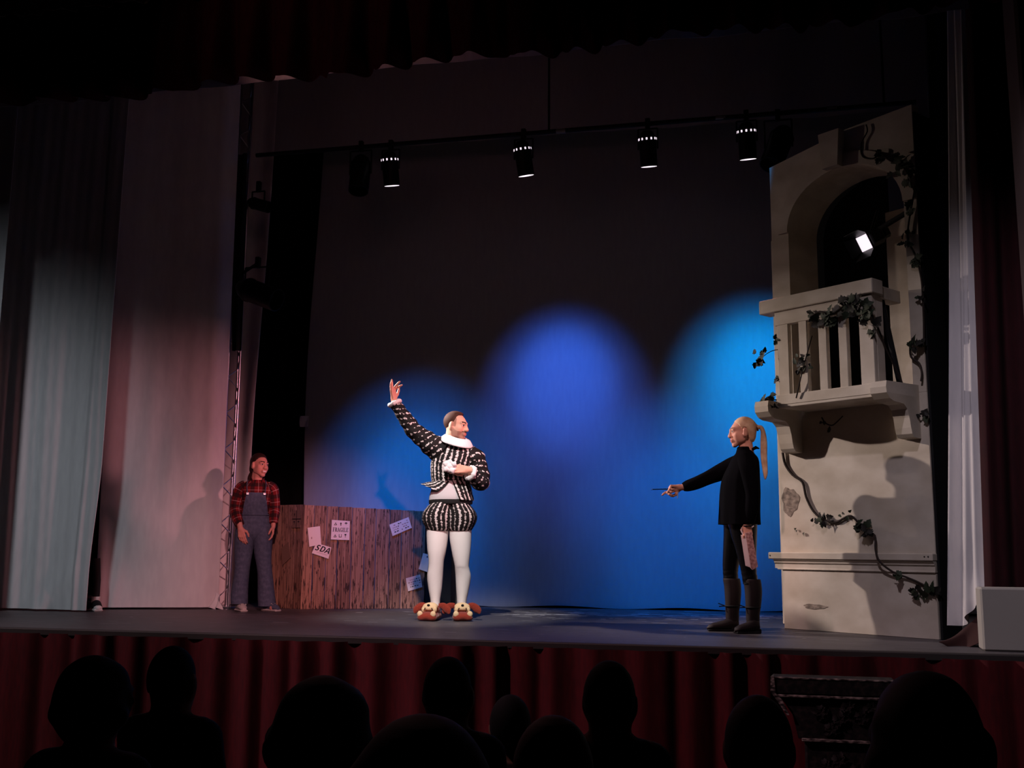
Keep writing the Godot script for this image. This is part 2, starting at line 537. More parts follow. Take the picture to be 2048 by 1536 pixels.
# ---------- hanging cloths ----------
func curtains() -> void:
	# valance with a scalloped hem
	var vf := func(u: float, v: float) -> float:
		var x := u * 26.0
		return (0.03 + 0.09 * v) * sin(x * TAU + 0.9 * sin(x * 1.7)) + 0.02 * sin(x * TAU * 2.3)
	var vh := func(u: float, v: float) -> Vector3:
		var x := u * 26.0
		return Vector3(0, v * (-0.10 * pow(absf(sin(x * PI + 0.45 * sin(x * 1.7) + 0.6)), 0.7) + 0.03 * sin(x * 1.3)), 0)
	tag(obj("valance", cloth(Vector3(-8.4, 5.28, -7.55), Vector3(1.73, 5.24, -7.55), Vector3(-8.4, 4.50, -7.55), Vector3(1.73, 4.52, -7.55), 520, 12, vf, vh), m_red), "dark red gathered valance with a scalloped hem across the top of the stage", "curtain")
	# pale border just behind it, and the tall border above the lamp bar
	var soft := func(u: float, v: float) -> float:
		return 0.02 * sin(u * 31.0 + 2.0 * sin(u * 7.0)) + 0.01 * sin(u * 77.0 + v)
	var bm := m_cloth.duplicate() as StandardMaterial3D
	bm.backlight_enabled = true
	bm.backlight = Color(0.9, 0.9, 0.9)
	tag(obj("border_cloth", cloth(Vector3(-7, 6.2, -7.95), Vector3(1.6, 6.2, -7.95), Vector3(-7, 4.625, -7.95), Vector3(1.6, 4.63, -7.95), 120, 4, soft), bm), "pale narrow border cloth just behind the red valance", "curtain")
	tag(obj("border_cloth", cloth(Vector3(-6.3, 7.6, -11.2), Vector3(2.6, 7.6, -11.2), Vector3(-6.3, 5.31, -11.2), Vector3(2.6, 5.2, -11.2), 120, 8, soft), m_backdrop), "tall pale border cloth hung above the bar of blue lanterns", "curtain")
	# backdrop
	var cf := func(u: float, v: float) -> float:
		var x := u * 9.0
		var w := smoothstep(0.45, 1.0, v)
		var a := 0.008 * sin(x * 3.1 + 0.6 * sin(v * 3.0)) + 0.002 * sin(x * 9.7 + v * 2.0)
		# pulled creases fanning from the lower left and sweeping down on the right
		a += 0.0035 * w * exp(-pow((x - 1.4) / 0.9, 2.0)) * sin((x - 0.35 * v) * 38.0 + 2.0 * sin(v * 9.0))
		a += 0.006 * w * exp(-pow((x - 5.0) / 1.1, 2.0)) * sin(x * 7.0 - v * 26.0)
		return a
	var ch := func(u: float, v: float) -> Vector3:
		return Vector3(-0.10 * exp(-pow((v - 0.62) / 0.3, 2.0)) * pow(1.0 - u, 8.0), v * 0.012 * sin(u * 40.0), 0.0)
	tag(obj("backdrop", cloth(Vector3(-5.2, 6.9, -11.85), Vector3(3.4, 6.9, -11.85), Vector3(-5.27, 0.015, -11.85), Vector3(3.4, 0.015, -11.85), 260, 120, cf, ch), m_backdrop), "wide white backdrop cloth washed with pools of blue light", "backdrop")
	tag(obj("cloth_flap", cloth(Vector3(-5.39, 2.21, -11.80), Vector3(-5.27, 2.21, -11.78), Vector3(-5.38, 2.08, -11.79), Vector3(-5.27, 2.08, -11.78), 8, 6, func(u: float, v: float) -> float: return 0.012 * sin(u * 5.0 + v * 3.0)), m_cloth), "small folded cloth flap on the left edge of the blue backdrop", "cloth")
	# black masking behind the gap
	tag(obj("black_curtain", cloth(Vector3(-8.2, 7.5, -12.5), Vector3(-4.4, 7.5, -12.5), Vector3(-8.2, 0.01, -12.5), Vector3(-4.4, 0.01, -12.5), 60, 6, func(u: float, _v: float) -> float: return 0.05 * sin(u * 60.0)), mat(Color(0.02, 0.02, 0.022), 0.95)), "black masking curtain filling the dark gap left of the backdrop", "curtain")
	# left legs, front to back
	var c1 := func(u: float, v: float) -> float:
		return 0.01 * sin(u * 22.0 + v) + 0.003 * sin(u * 51.0)
	tag(obj("leg_curtain", cloth(Vector3(-9.3, 6.2, -8.8), Vector3(-7.23, 6.2, -8.8), Vector3(-9.3, 0.01, -8.8), Vector3(-7.24, 0.01, -8.8), 60, 20, c1), m_cloth), "pale leg curtain at the far left edge of the stage, nearest the audience", "curtain", "")
	var c2 := func(u: float, v: float) -> float:
		var x := u * 1.9
		var a := 0.007 * sin(x * 17.0 + 1.2 * sin(v * 2.0 + x)) * (0.6 + 0.4 * v) + 0.003 * sin(x * 46.0 + 2.0 * sin(v * 4.0))
		a += 0.04 * smoothstep(0.86, 0.9, u)
		a += 0.03 * exp(-pow((v - 0.975 + (u - 0.75) * 0.25) / 0.012, 2.0)) * smoothstep(0.3, 0.6, u) * smoothstep(0.95, 0.8, u)
		return a
	var h2 := func(u: float, v: float) -> Vector3:
		return Vector3(-0.06 * pow(u, 6.0) * smoothstep(0.75, 0.95, v), 0.02 * v * (1.0 - u), 0)
	tag(obj("leg_curtain", cloth(Vector3(-8.2, 6.2, -9.5), Vector3(-6.40, 6.2, -9.5), Vector3(-8.2, 0.005, -9.5), Vector3(-6.46, 0.015, -9.5), 150, 60, c2, h2), m_cloth), "tall creased white leg curtain with a bright folded right edge", "curtain")
	var c3 := func(u: float, v: float) -> float:
		var a := 0.007 * sin(u * 11.0 + 0.6 * v) + 0.002 * sin(u * 37.0)
		# creases gathered towards the lower left corner
		var q := (u - 0.02) / (1.15 - v)
		a += 0.014 * smoothstep(0.2, 0.9, v) * sin(q * 9.0 + 0.5) * exp(-q * q * 0.9)
		a -= 0.12 * pow(smoothstep(0.84, 1.06, u), 1.3)
		return a
	tag(obj("leg_curtain", cloth(Vector3(-6.82, 6.4, -9.9), Vector3(-5.62, 6.4, -10.35), Vector3(-6.72, 0.02, -9.9), Vector3(-5.585, 0.02, -10.35), 120, 60, c3), m_cloth), "smooth white leg curtain beside the truss, creased towards its lower left corner", "curtain")
	tag(obj("leg_curtain", cloth(Vector3(-6.6, 6.6, -11.0), Vector3(-5.45, 6.6, -11.0), Vector3(-6.6, 0.01, -11.0), Vector3(-5.56, 0.01, -11.0), 60, 30, func(u: float, v: float) -> float: return 0.02 * sin(u * 20.0 + v) , func(u: float, v: float) -> Vector3: return Vector3(-0.06 * u * exp(-pow((v - 0.7) / 0.25, 2.0)), 0, 0)), m_cloth), "narrow pinkish leg curtain seen behind the truss and the woman in overalls", "curtain")
	# right: grey painted leg, white leg, red house curtain
	var g1 := func(u: float, v: float) -> float:
		return 0.05 * sin(u * 19.0 + 1.5 * v) + 0.03 * sin(u * 47.0 + 5.0 * v)
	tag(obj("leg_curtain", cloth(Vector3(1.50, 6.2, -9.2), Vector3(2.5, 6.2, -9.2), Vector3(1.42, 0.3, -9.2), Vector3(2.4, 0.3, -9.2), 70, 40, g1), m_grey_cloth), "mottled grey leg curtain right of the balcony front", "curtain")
	var w1 := func(u: float, v: float) -> float:
		return 0.03 * sin(u * 11.0 + v * 2.0) + 0.015 * sin(u * 29.0)
	var w1h := func(u: float, v: float) -> Vector3:
		var lift := smoothstep(0.93, 1.0, v) * smoothstep(0.25, 0.9, u) * 0.2
		return Vector3(0.05 * sin(v * PI) * (1.0 - u) * 0.6, lift, lift * 0.2)
	tag(obj("leg_curtain", cloth(Vector3(1.60, 6.2, -8.35), Vector3(1.70, 6.2, -8.1), Vector3(1.30, 0.12, -8.35), Vector3(1.53, 0.14, -8.1), 40, 60, w1, w1h), m_cloth), "plain white leg curtain tapering upwards beside the red curtain on the right", "curtain")
	var rfold := func(u: float, _v: float) -> float:
		return 0.055 * sin(u * 30.0) + 0.02 * sin(u * 71.0)
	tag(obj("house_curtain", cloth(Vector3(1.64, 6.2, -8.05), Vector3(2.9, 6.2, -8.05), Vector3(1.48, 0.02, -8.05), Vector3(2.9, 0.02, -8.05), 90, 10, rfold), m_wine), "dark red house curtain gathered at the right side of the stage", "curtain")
	tag(obj("house_curtain", cloth(Vector3(-9.6, 6.2, -8.3), Vector3(-7.5, 6.2, -8.3), Vector3(-9.6, 0.02, -8.3), Vector3(-7.28, 0.02, -8.3), 90, 10, rfold, func(u: float, v: float) -> Vector3: return Vector3(-0.42 * u * smoothstep(1.0, 0.975, v), 0, 0)), m_red), "dark red house curtain whose hem peeks in at the left edge of the stage", "curtain")

# ---------- the house front with its balcony ----------
const HOUSE := Vector3(0.153, 0, -9.409)
func house_to_world(u: float, y: float, w: float) -> Vector3:
	return HOUSE + Vector3(0.794, 0, 0.607) * u + Vector3(-0.607, 0, 0.794) * w + Vector3(0, y, 0)

func leaf_mesh(ln: float, wd: float, bend := 0.25) -> M:   # a lobed leaf lying along +x, with a fold and a little thickness
	var m := M.new()
	var edge := [[0.0, 0.02], [0.1, 0.32], [0.2, 0.42], [0.27, 0.3], [0.4, 0.5], [0.52, 0.42], [0.58, 0.26], [0.72, 0.3], [0.84, 0.16], [1.0, 0.0]]
	for side in 2:
		var lift := -0.002 if side else 0.0
		var mid := []
		var rim := [[], []]
		for e in edge:
			var z: float = bend * ln * e[0] * e[0] * -0.5 + lift
			mid.append(m.add(Vector3(e[0] * ln, 0, z)))
			for s in 2:
				rim[s].append(m.add(Vector3(e[0] * ln, (1 if s == 0 else -1) * e[1] * wd, z + e[1] * wd * 0.35)))
		for i in edge.size() - 1:
			if side == 0:
				m.quad(mid[i], mid[i + 1], rim[0][i + 1], rim[0][i])
				m.quad(mid[i + 1], mid[i], rim[1][i], rim[1][i + 1])
			else:
				m.quad(mid[i + 1], mid[i], rim[0][i], rim[0][i + 1])
				m.quad(mid[i], mid[i + 1], rim[1][i + 1], rim[1][i])
	return m

var leaf_meshes := []
var leaf_mats := []
func leaf(parent: Node, at: Vector3, ang: float, size: float, tilt := 0.3) -> void:
	if leaf_meshes.is_empty():
		for i in 3:
			leaf_meshes.append(leaf_mesh(1.0, 0.75 + 0.15 * i, 0.2 + 0.25 * i).done())
			leaf_mats.append(mat([Color(0.16, 0.2, 0.13), Color(0.21, 0.24, 0.17), Color(0.14, 0.13, 0.11)][i], 0.7))
	var o := obj("leaf", leaf_meshes[rg.randi() % 3], leaf_mats[rg.randi() % 3], parent)
	var b := Basis(Vector3.BACK, ang) * Basis(Vector3.RIGHT, rg.randf_range(-0.7, 0.7)) * Basis(Vector3.UP, -tilt * rg.randf())
	o.transform = Transform3D(b.scaled(Vector3.ONE * size), at)

func vine(label: String, pts: Array, tufts: Array, r := 0.011) -> Node3D:   # in house coordinates [u, y, w]
	var t := thing("vine", label, "vine", HOUSE, deg_to_rad(-37.4))
	var path := []
	for i in pts.size():
		var p: Array = pts[i]
		path.append([p[0], p[1], p[2], r * (1.0 - 0.35 * float(i) / pts.size())])
	obj("stem", tube(M.new(), smooth(path, 4), 8), mat(Color(0.17, 0.13, 0.11), 0.85), t)
	for q in tufts:   # [u, y, w, how many, spread, leaf size]
		for i in q[3]:
			leaf(t, Vector3(q[0] + rg.randf_range(-1, 1) * q[4], q[1] + rg.randf_range(-1, 1) * q[4] * 0.8, q[2] + rg.randf() * 0.03), rg.randf() * TAU, q[5] * rg.randf_range(0.7, 1.25))
	return t

func facade() -> void:
	var t := thing("balcony_facade", "tall cream house front scenery with a round arch and a projecting balcony", "scenery", HOUSE, deg_to_rad(-37.4))
	var L := 1.389
	var H := 4.12
	# wall: lower sheet and the arched upper sheet
	var w := M.new()
	box(w, Vector3(0, 0.49, -0.1), Vector3(L, 1.86, 0), 0.004)
	var o := PackedVector2Array([Vector2(0, 1.86), Vector2(0.177, 1.86), Vector2(0.177, 3.40)])
	for i in range(1, 24):
		var a := PI - PI * i / 24.0
		o.append(Vector2(0.7285 + 0.5515 * cos(a), 3.40 + 0.44 * sin(a)))
	for p in [Vector2(1.28, 3.40), Vector2(1.28, 1.86), Vector2(L, 1.86), Vector2(L, H + 0.06), Vector2(0.78, H + 0.04), Vector2(0.56, H), Vector2(0, H - 0.08)]:
		o.append(p)
	prism(w, o, -0.1, 0.0)
	obj("wall_panel", w, m_plaster, t)
	# soffit and jambs of the opening
	var sof := M.new()
	var arc := [Vector2(0.177, 1.86), Vector2(0.177, 3.40)]
	for i in range(1, 24):
		var a := PI - PI * i / 24.0
		arc.append(Vector2(0.7285 + 0.5515 * cos(a), 3.40 + 0.44 * sin(a)))
	arc.append(Vector2(1.28, 3.40)); arc.append(Vector2(1.28, 1.86))
	for i in arc.size() - 1:
		var a: Vector2 = arc[i]; var b: Vector2 = arc[i + 1]
		var d := (b - a).orthogonal().normalized() * 0.02
		prism(sof, PackedVector2Array([a, b, b - d, a - d]), -0.42, -0.1)
	obj("arch_soffit", sof, m_plaster, t)
	obj("inner_panel", box(M.new(), Vector3(0.86, 1.9, -0.46), Vector3(1.28, 3.5, -0.42)), m_plaster, t)
	obj("inner_cloth", box(M.new(), Vector3(0.1, 1.9, -0.5), Vector3(0.86, 3.9, -0.46)), mat(Color(0.03, 0.03, 0.03), 0.95), t)
	obj("inner_rail", bar(M.new(), Vector3(0.7, 3.27, -0.3), Vector3(1.27, 3.40, -0.2), 0.022), m_black, t)
	# keystone and the raised ring of the arch
	obj("keystone", prism(M.new(), PackedVector2Array([Vector2(0.60, 3.84), Vector2(0.75, 3.84), Vector2(0.775, 4.15), Vector2(0.575, 4.15)]), 0.0, 0.09), m_plaster, t)
	var ring := M.new()
	for i in 24:
		var a0 := PI - PI * i / 24.0; var a1 := PI - PI * (i + 1) / 24.0
		var q := PackedVector2Array()
		for e in [[a0, 0.0], [a1, 0.0], [a1, 0.115], [a0, 0.115]]:
			q.append(Vector2(0.7285 + (0.5515 + minf(e[1], 0.1)) * cos(e[0]), 3.40 + (0.44 + e[1]) * sin(e[0])))
		prism(ring, q, 0.0, 0.018)
	obj("arch_ring", ring, m_plaster, t)
	# plinth, recessed side strip and the moulding between
	obj("plinth", box(M.new(), Vector3(0.012, 0.0, -0.1), Vector3(L, 0.49, 0.012), 0.004), m_plaster, t)
	obj("side_strip", box(M.new(), Vector3(-0.085, 0.03, -0.16), Vector3(0.03, 3.4, -0.1), 0.004), m_plaster, t)
	obj("moulding", box(M.new(), Vector3(-0.10, 0.575, -0.1), Vector3(L + 0.005, 0.632, 0.055), 0.006), m_plaster, t)
	var cove := M.new()
	prism(cove, PackedVector2Array([Vector2(0, 0.5), Vector2(0.02, 0.5), Vector2(0.02, 0.535), Vector2(0.03, 0.545), Vector2(0.032, 0.557), Vector2(0.045, 0.57), Vector2(0.045, 0.574), Vector2(0, 0.574)]), 0.0, L + 0.06)
	var turn := Transform3D(Basis(Vector3(0, 0, 1), Vector3(0, 1, 0), Vector3(-1, 0, 0)), Vector3(L + 0.003, 0, 0))
	var cv := M.new()
	cv.join(cove, turn)
	obj("moulding", cv, m_plaster, t)
	obj("moulding", box(M.new(), Vector3(-0.03, 0.487, -0.1), Vector3(L + 0.003, 0.502, 0.026), 0.004), m_plaster, t)
	obj("end_board", box(M.new(), Vector3(L, 0.0, -0.3), Vector3(L + 0.02, H, -0.01), 0.003), m_black, t)
	for p in [[-0.08, 0.605], [1.33, 0.607], [1.36, 0.607]]:
		obj("screw", lathe(M.new(), [[0.0001, 0.004], [0.006, 0.003], [0.007, 0]], 8, Transform3D(Basis(Vector3.RIGHT, PI / 2), Vector3(p[0], p[1], 0.054))), m_metal, t)
	# balcony
	var bal := obj("balcony", box(M.new(), Vector3(0.31, 1.80, 0.0), Vector3(1.20, 1.85, 0.40), 0.004), m_plaster, t)
	obj("bottom_rail", box(M.new(), Vector3(0.30, 1.822, 0.35), Vector3(1.205, 1.905, 0.405), 0.004), m_plaster, bal)
	obj("top_rail", box(M.new(), Vector3(0.165, 2.60, 0.28), Vector3(1.23, 2.715, 0.43), 0.006), m_plaster, bal)
	obj("frieze", box(M.new(), Vector3(0.30, 2.485, 0.35), Vector3(1.205, 2.60, 0.405), 0.004), m_plaster, bal)
	for p in [[0.32, 0.428], [0.529, 0.607], [0.714, 0.789], [0.897, 0.972], [1.082, 1.203]]:
		obj("baluster", box(M.new(), Vector3(p[0], 1.90, 0.355), Vector3(p[1], 2.49, 0.40), 0.004), m_plaster, bal)
	obj("side_post", box(M.new(), Vector3(1.13, 1.85, 0.25), Vector3(1.203, 2.60, 0.352), 0.004), m_plaster, bal)
	obj("side_rail", box(M.new(), Vector3(1.11, 2.58, 0.0), Vector3(1.21, 2.68, 0.29), 0.004), m_plaster, bal)
	obj("brace", bar(M.new(), Vector3(1.17, 2.62, 0.22), Vector3(1.19, 1.88, 0.02), 0.022), m_black, bal)
	# scrolled corbels
	var prof := [[0.0, 1.47], [0.10, 1.475], [0.125, 1.50], [0.14, 1.545], [0.155, 1.62], [0.18, 1.685], [0.225, 1.72], [0.29, 1.725], [0.36, 1.728], [0.415, 1.745], [0.455, 1.785], [0.462, 1.83], [0.45, 1.875], [0.0, 1.885]]
	for u in [0.115, 1.19]:
		var pg := PackedVector2Array()
		for p in prof:
			pg.append(Vector2(p[0], p[1] + (0.03 if u > 1.0 else -0.01)))
		var cm := M.new()
		cm.join(prism(M.new(), pg, 0.0, 0.135), Transform3D(Basis(Vector3(0, 0, 1), Vector3(0, 1, 0), Vector3(-1, 0, 0)), Vector3(u + 0.135, 0, 0)))
		obj("corbel", cm, m_plaster, t)
	# painted patches of bare stone, scraped through the plaster
	var sm := tri_mat(noise_tex(0.06, Color(0.36, 0.32, 0.29), Color(0.66, 0.6, 0.54), 128, 4, 1.0, 12), Vector3(3, 3, 3), 0.95)
	for q in [[0.105, 1.06, 0.085, 0.115], [0.32, 0.195, 0.11, 0.02]]:
		var e := PackedVector2Array()
		for i in 28:
			var a := TAU * i / 28.0
			var k := 1.0 + 0.12 * sin(a * 3.0 + 1.0) + 0.08 * sin(a * 7.0)
			e.append(Vector2(q[0] + q[2] * cos(a) * k, q[1] + q[3] * sin(a) * k))
		obj("bare_patch", prism(M.new(), e, 0.0 if q[1] > 0.5 else 0.011, 0.003 if q[1] > 0.5 else 0.015), sm, t)
	# vines
	vine("bare brown vine creeping down the lower wall from the left corbel to the plinth", [[0.059, 1.476, 0.02], [0.078, 1.372, 0.015], [0.15, 1.279, 0.015], [0.245, 1.212, 0.015], [0.277, 1.086, 0.015], [0.345, 0.967, 0.015], [0.443, 0.897, 0.018], [0.555, 0.877, 0.015], [0.626, 0.906, 0.015], [0.695, 0.923, 0.015], [0.773, 0.856, 0.018], [0.837, 0.797, 0.03], [0.908, 0.767, 0.03], [0.928, 0.657, 0.06], [0.969, 0.566, 0.075], [1.067, 0.487, 0.05], [1.165, 0.45, 0.03], [1.285, 0.403, 0.025], [1.366, 0.351, 0.03]],
		[[0.43, 0.9, 0.02, 9, 0.05, 0.055], [0.36, 0.87, 0.01, 3, 0.05, 0.035], [0.2, 0.84, 0.005, 4, 0.06, 0.025], [0.64, 0.92, 0.02, 4, 0.05, 0.035], [0.8, 0.83, 0.03, 10, 0.06, 0.06], [0.86, 0.78, 0.03, 4, 0.04, 0.06], [1.1, 0.47, 0.05, 4, 0.05, 0.05], [1.24, 0.36, 0.03, 5, 0.04, 0.075], [1.35, 0.34, 0.03, 7, 0.045, 0.085]])
	vine("leafy vine climbing the right edge of the arch above the balcony", [[1.365, 1.938, 0.03], [1.369, 2.002, 0.02], [1.35, 2.079, 0.02], [1.285, 2.141, 0.02], [1.302, 2.236, 0.03], [1.393, 2.234, 0.03], [1.406, 2.361, 0.02], [1.41, 2.641, 0.02], [1.401, 2.774, 0.02], [1.374, 2.911, 0.02], [1.357, 2.962, 0.02], [1.313, 3.067, 0.02], [1.319, 3.18, 0.02], [1.358, 3.343, 0.02], [1.397, 3.506, 0.02], [1.394, 3.623, 0.025], [1.296, 3.69, 0.025], [1.197, 3.757, 0.03], [1.107, 3.843, 0.02], [1.042, 3.822, 0.02], [0.947, 3.87, 0.02], [0.941, 3.983, 0.02], [1.0, 4.067, 0.02], [0.992, 4.13, 0.02]],
		[[1.3, 3.7, 0.02, 12, 0.09, 0.07], [1.38, 3.5, 0.02, 5, 0.05, 0.06], [1.1, 3.84, 0.02, 5, 0.05, 0.05], [1.31, 3.07, 0.02, 6, 0.06, 0.06], [1.36, 3.3, 0.02, 5, 0.04, 0.06], [1.37, 2.9, 0.02, 6, 0.05, 0.06], [1.33, 2.23, 0.04, 9, 0.06, 0.07], [1.4, 2.6, 0.02, 4, 0.04, 0.05], [1.38, 1.7, 0.02, 5, 0.05, 0.06]], 0.009)
	vine("leafy vine trailing under the balcony's top rail and round its right post", [[0.66, 2.50, 0.42], [0.75, 2.53, 0.42], [0.84, 2.49, 0.42], [0.93, 2.52, 0.42], [1.02, 2.56, 0.42], [1.1, 2.55, 0.42], [1.17, 2.50, 0.42], [1.205, 2.42, 0.40], [1.215, 2.32, 0.34], [1.22, 2.18, 0.26], [1.23, 2.02, 0.14], [1.24, 1.9, 0.06]],
		[[0.72, 2.49, 0.41, 7, 0.06, 0.07], [0.85, 2.46, 0.41, 10, 0.06, 0.08], [0.99, 2.53, 0.42, 11, 0.07, 0.08], [1.12, 2.52, 0.42, 10, 0.06, 0.08], [1.18, 2.42, 0.41, 10, 0.06, 0.08], [1.2, 2.33, 0.38, 6, 0.04, 0.07]], 0.009)
	vine("thin twig wound through the left balusters of the balcony", [[0.50, 1.86, 0.42], [0.545, 1.98, 0.43], [0.585, 2.10, 0.43], [0.615, 2.22, 0.41], [0.63, 2.36, 0.36]],
		[[0.56, 2.16, 0.41, 6, 0.045, 0.05], [0.52, 2.10, 0.4, 4, 0.04, 0.05], [0.62, 2.12, 0.41, 3, 0.03, 0.04]], 0.006)
	vine("dark sprig of leaves sticking out left of the balcony against the blue", [[0.33, 2.29, 0.36], [0.27, 2.29, 0.38], [0.22, 2.27, 0.40], [0.17, 2.24, 0.41]],
		[[0.165, 2.24, 0.41, 9, 0.05, 0.07], [0.295, 2.37, 0.37, 4, 0.02, 0.05], [0.30, 2.07, 0.37, 4, 0.03, 0.05]], 0.004)
	vine("short forked twig hanging under the balcony floor", [[0.46, 1.74, 0.02], [0.50, 1.69, 0.03], [0.56, 1.665, 0.03], [0.61, 1.69, 0.03], [0.66, 1.735, 0.02]],
		[[0.56, 1.62, 0.03, 2, 0.015, 0.05], [0.48, 1.70, 0.02, 2, 0.02, 0.04]], 0.006)
	vine("dark clump of leaves lying on top of the left corbel", [[0.14, 1.88, 0.40], [0.2, 1.885, 0.36], [0.27, 1.875, 0.33]],
		[[0.19, 1.875, 0.38, 11, 0.06, 0.07], [0.26, 1.85, 0.4, 5, 0.04, 0.06]], 0.006)
	# the flood lamp inside the arch
	var fl := thing("flood_lamp", "lit flood lamp with black barn doors inside the balcony arch", "stage lamp", Vector3(0.87, 3.10, -8.70), 0.0)
	var aim := Basis.looking_at(Vector3(-0.78, -0.46, 0.42))
	var h := M.new()
	box(h, Vector3(-0.08, -0.065, 0.0), Vector3(0.08, 0.065, 0.16), 0.03)
	box(h, Vector3(-0.05, -0.045, 0.16), Vector3(0.05, 0.045, 0.24), 0.02)
	obj("housing", _turned(h, aim), m_metal, fl)
	var lens := M.new()
	box(lens, Vector3(-0.076, -0.062, -0.008), Vector3(0.076, 0.062, 0.004), 0.002)
	obj("lamp_lens", _turned(lens, aim), m_glow, fl)
	for q in [[0, 1], [0, -1], [1, 1], [1, -1]]:
		var d := M.new()
		var base: float = (0.066 if q[0] == 0 else 0.08) * q[1]
		var tip: float = base + (0.05 if q != [1, -1] else 0.09) * q[1]
		var wd: float = 0.078 if q[0] == 0 else 0.062
		var pts := [Vector3(-wd, base, -0.002), Vector3(wd, base, -0.002), Vector3(wd * 1.3, tip, -0.085), Vector3(-wd * 1.3, tip, -0.085)]
		if q[0] == 1:
			for i in 4:
				pts[i] = Vector3(pts[i].y, pts[i].x, pts[i].z)
		var back := []
		var nn: Vector3 = (pts[1] - pts[0]).cross(pts[2] - pts[0]).normalized() * 0.003
		for p in pts:
			back.append(p + nn)
		d.poly(pts, -nn)
		d.poly(back, nn)
		for i in 4:
			d.poly([pts[i], pts[(i + 1) % 4], back[(i + 1) % 4], back[i]], (pts[i] + pts[(i + 1) % 4]) * 0.5 - (pts[0] + pts[2]) * 0.5)
		obj("barn_door", _turned(d, aim), m_metal, fl)
	var yk := M.new()
	bar(yk, Vector3(0.02, 0.0, 0.0), Vector3(0.11, 0.27, -0.02), 0.012)
	obj("hanging_arm", yk, m_metal, fl)

func _turned(m: M, b: Basis, at := Vector3.ZERO) -> M:
	var r := M.new()
	r.join(m, Transform3D(b, at))
	return r

# ---------- bar of lanterns, truss ----------
func lantern(label: String, pos: Vector3, aim: Vector3, lit: bool, group: String, size := 1.0) -> Node3D:
	var t := thing("stage_lantern", label, "stage lamp", pos, 0.0, group)
	var b := Basis.looking_at(aim.normalized(), Vector3.FORWARD if absf(aim.normalized().y) > 0.9 else Vector3.UP) * Basis(Vector3.RIGHT, PI / 2.0)   # +y is the back of the can
	b = b * Basis(Vector3.RIGHT, PI)
	b = Basis.looking_at(aim.normalized(), Vector3.FORWARD if absf(aim.normalized().y) > 0.9 else Vector3.UP) * Basis(Vector3.RIGHT, PI / 2.0)
	var s := size
	var prof := []
	for p in [[0.082, -0.20], [0.088, -0.20], [0.088, 0.06], [0.094, 0.065], [0.094, 0.085], [0.084, 0.10], [0.07, 0.14], [0.045, 0.17], [0.0, 0.178]]:
		prof.append([p[0] * s, p[1] * s])
	obj("can", lathe(M.new(), prof, 24, Transform3D(b, Vector3.ZERO)), m_metal, t)
	var inner := []
	for p in [[0.082, -0.20], [0.08, -0.13], [0.0, -0.13]]:
		inner.append([p[0] * s, p[1] * s])
	var im := M.new()
	lathe(im, [[0.083 * s, -0.2 * s], [0.0795 * s, -0.1 * s]], 24, Transform3D(b, Vector3.ZERO))
	var rim := mat(Color(0.75, 0.74, 0.76), 0.4)
	if lit:
		rim.emission_enabled = true; rim.emission = Color(1.0, 0.93, 0.98); rim.emission_energy_multiplier = 0.9
	obj("reflector_rim", im, rim if lit else m_metal, t)
	obj("lamp_lens", lathe(M.new(), [[0.078 * s, -0.105 * s], [0.06 * s, -0.115 * s], [0.0, -0.12 * s]], 20, Transform3D(b, Vector3.ZERO)), m_glow if lit else m_black, t)
	if lit:
		for i in 12:
			var a := TAU * i / 12.0
			var sl := M.new()
			box(sl, Vector3(-0.009, -0.012, -0.002), Vector3(0.009, 0.012, 0.003), 0.003)
			var bb := Basis(Vector3.UP, a)
			obj("vent_glow", _turned(_turned(sl, bb, bb * Vector3(0, 0.082, 0.0935) * s), b), m_glow, t)
	var yk := M.new()
	for q in [-1, 1]:
		bar(yk, Vector3(0.1 * q * s, -0.02, 0), Vector3(0.1 * q * s, 0.2 * s, 0), 0.009)
	bar(yk, Vector3(-0.1 * s, 0.2 * s, 0), Vector3(0.1 * s, 0.2 * s, 0), 0.009)
	obj("yoke", yk, m_metal, t)
	obj("clamp", box(M.new(), Vector3(-0.025, 0.195 * s, -0.025), Vector3(0.025, 0.195 * s + 0.12, 0.025), 0.006), m_metal, t)
	return t

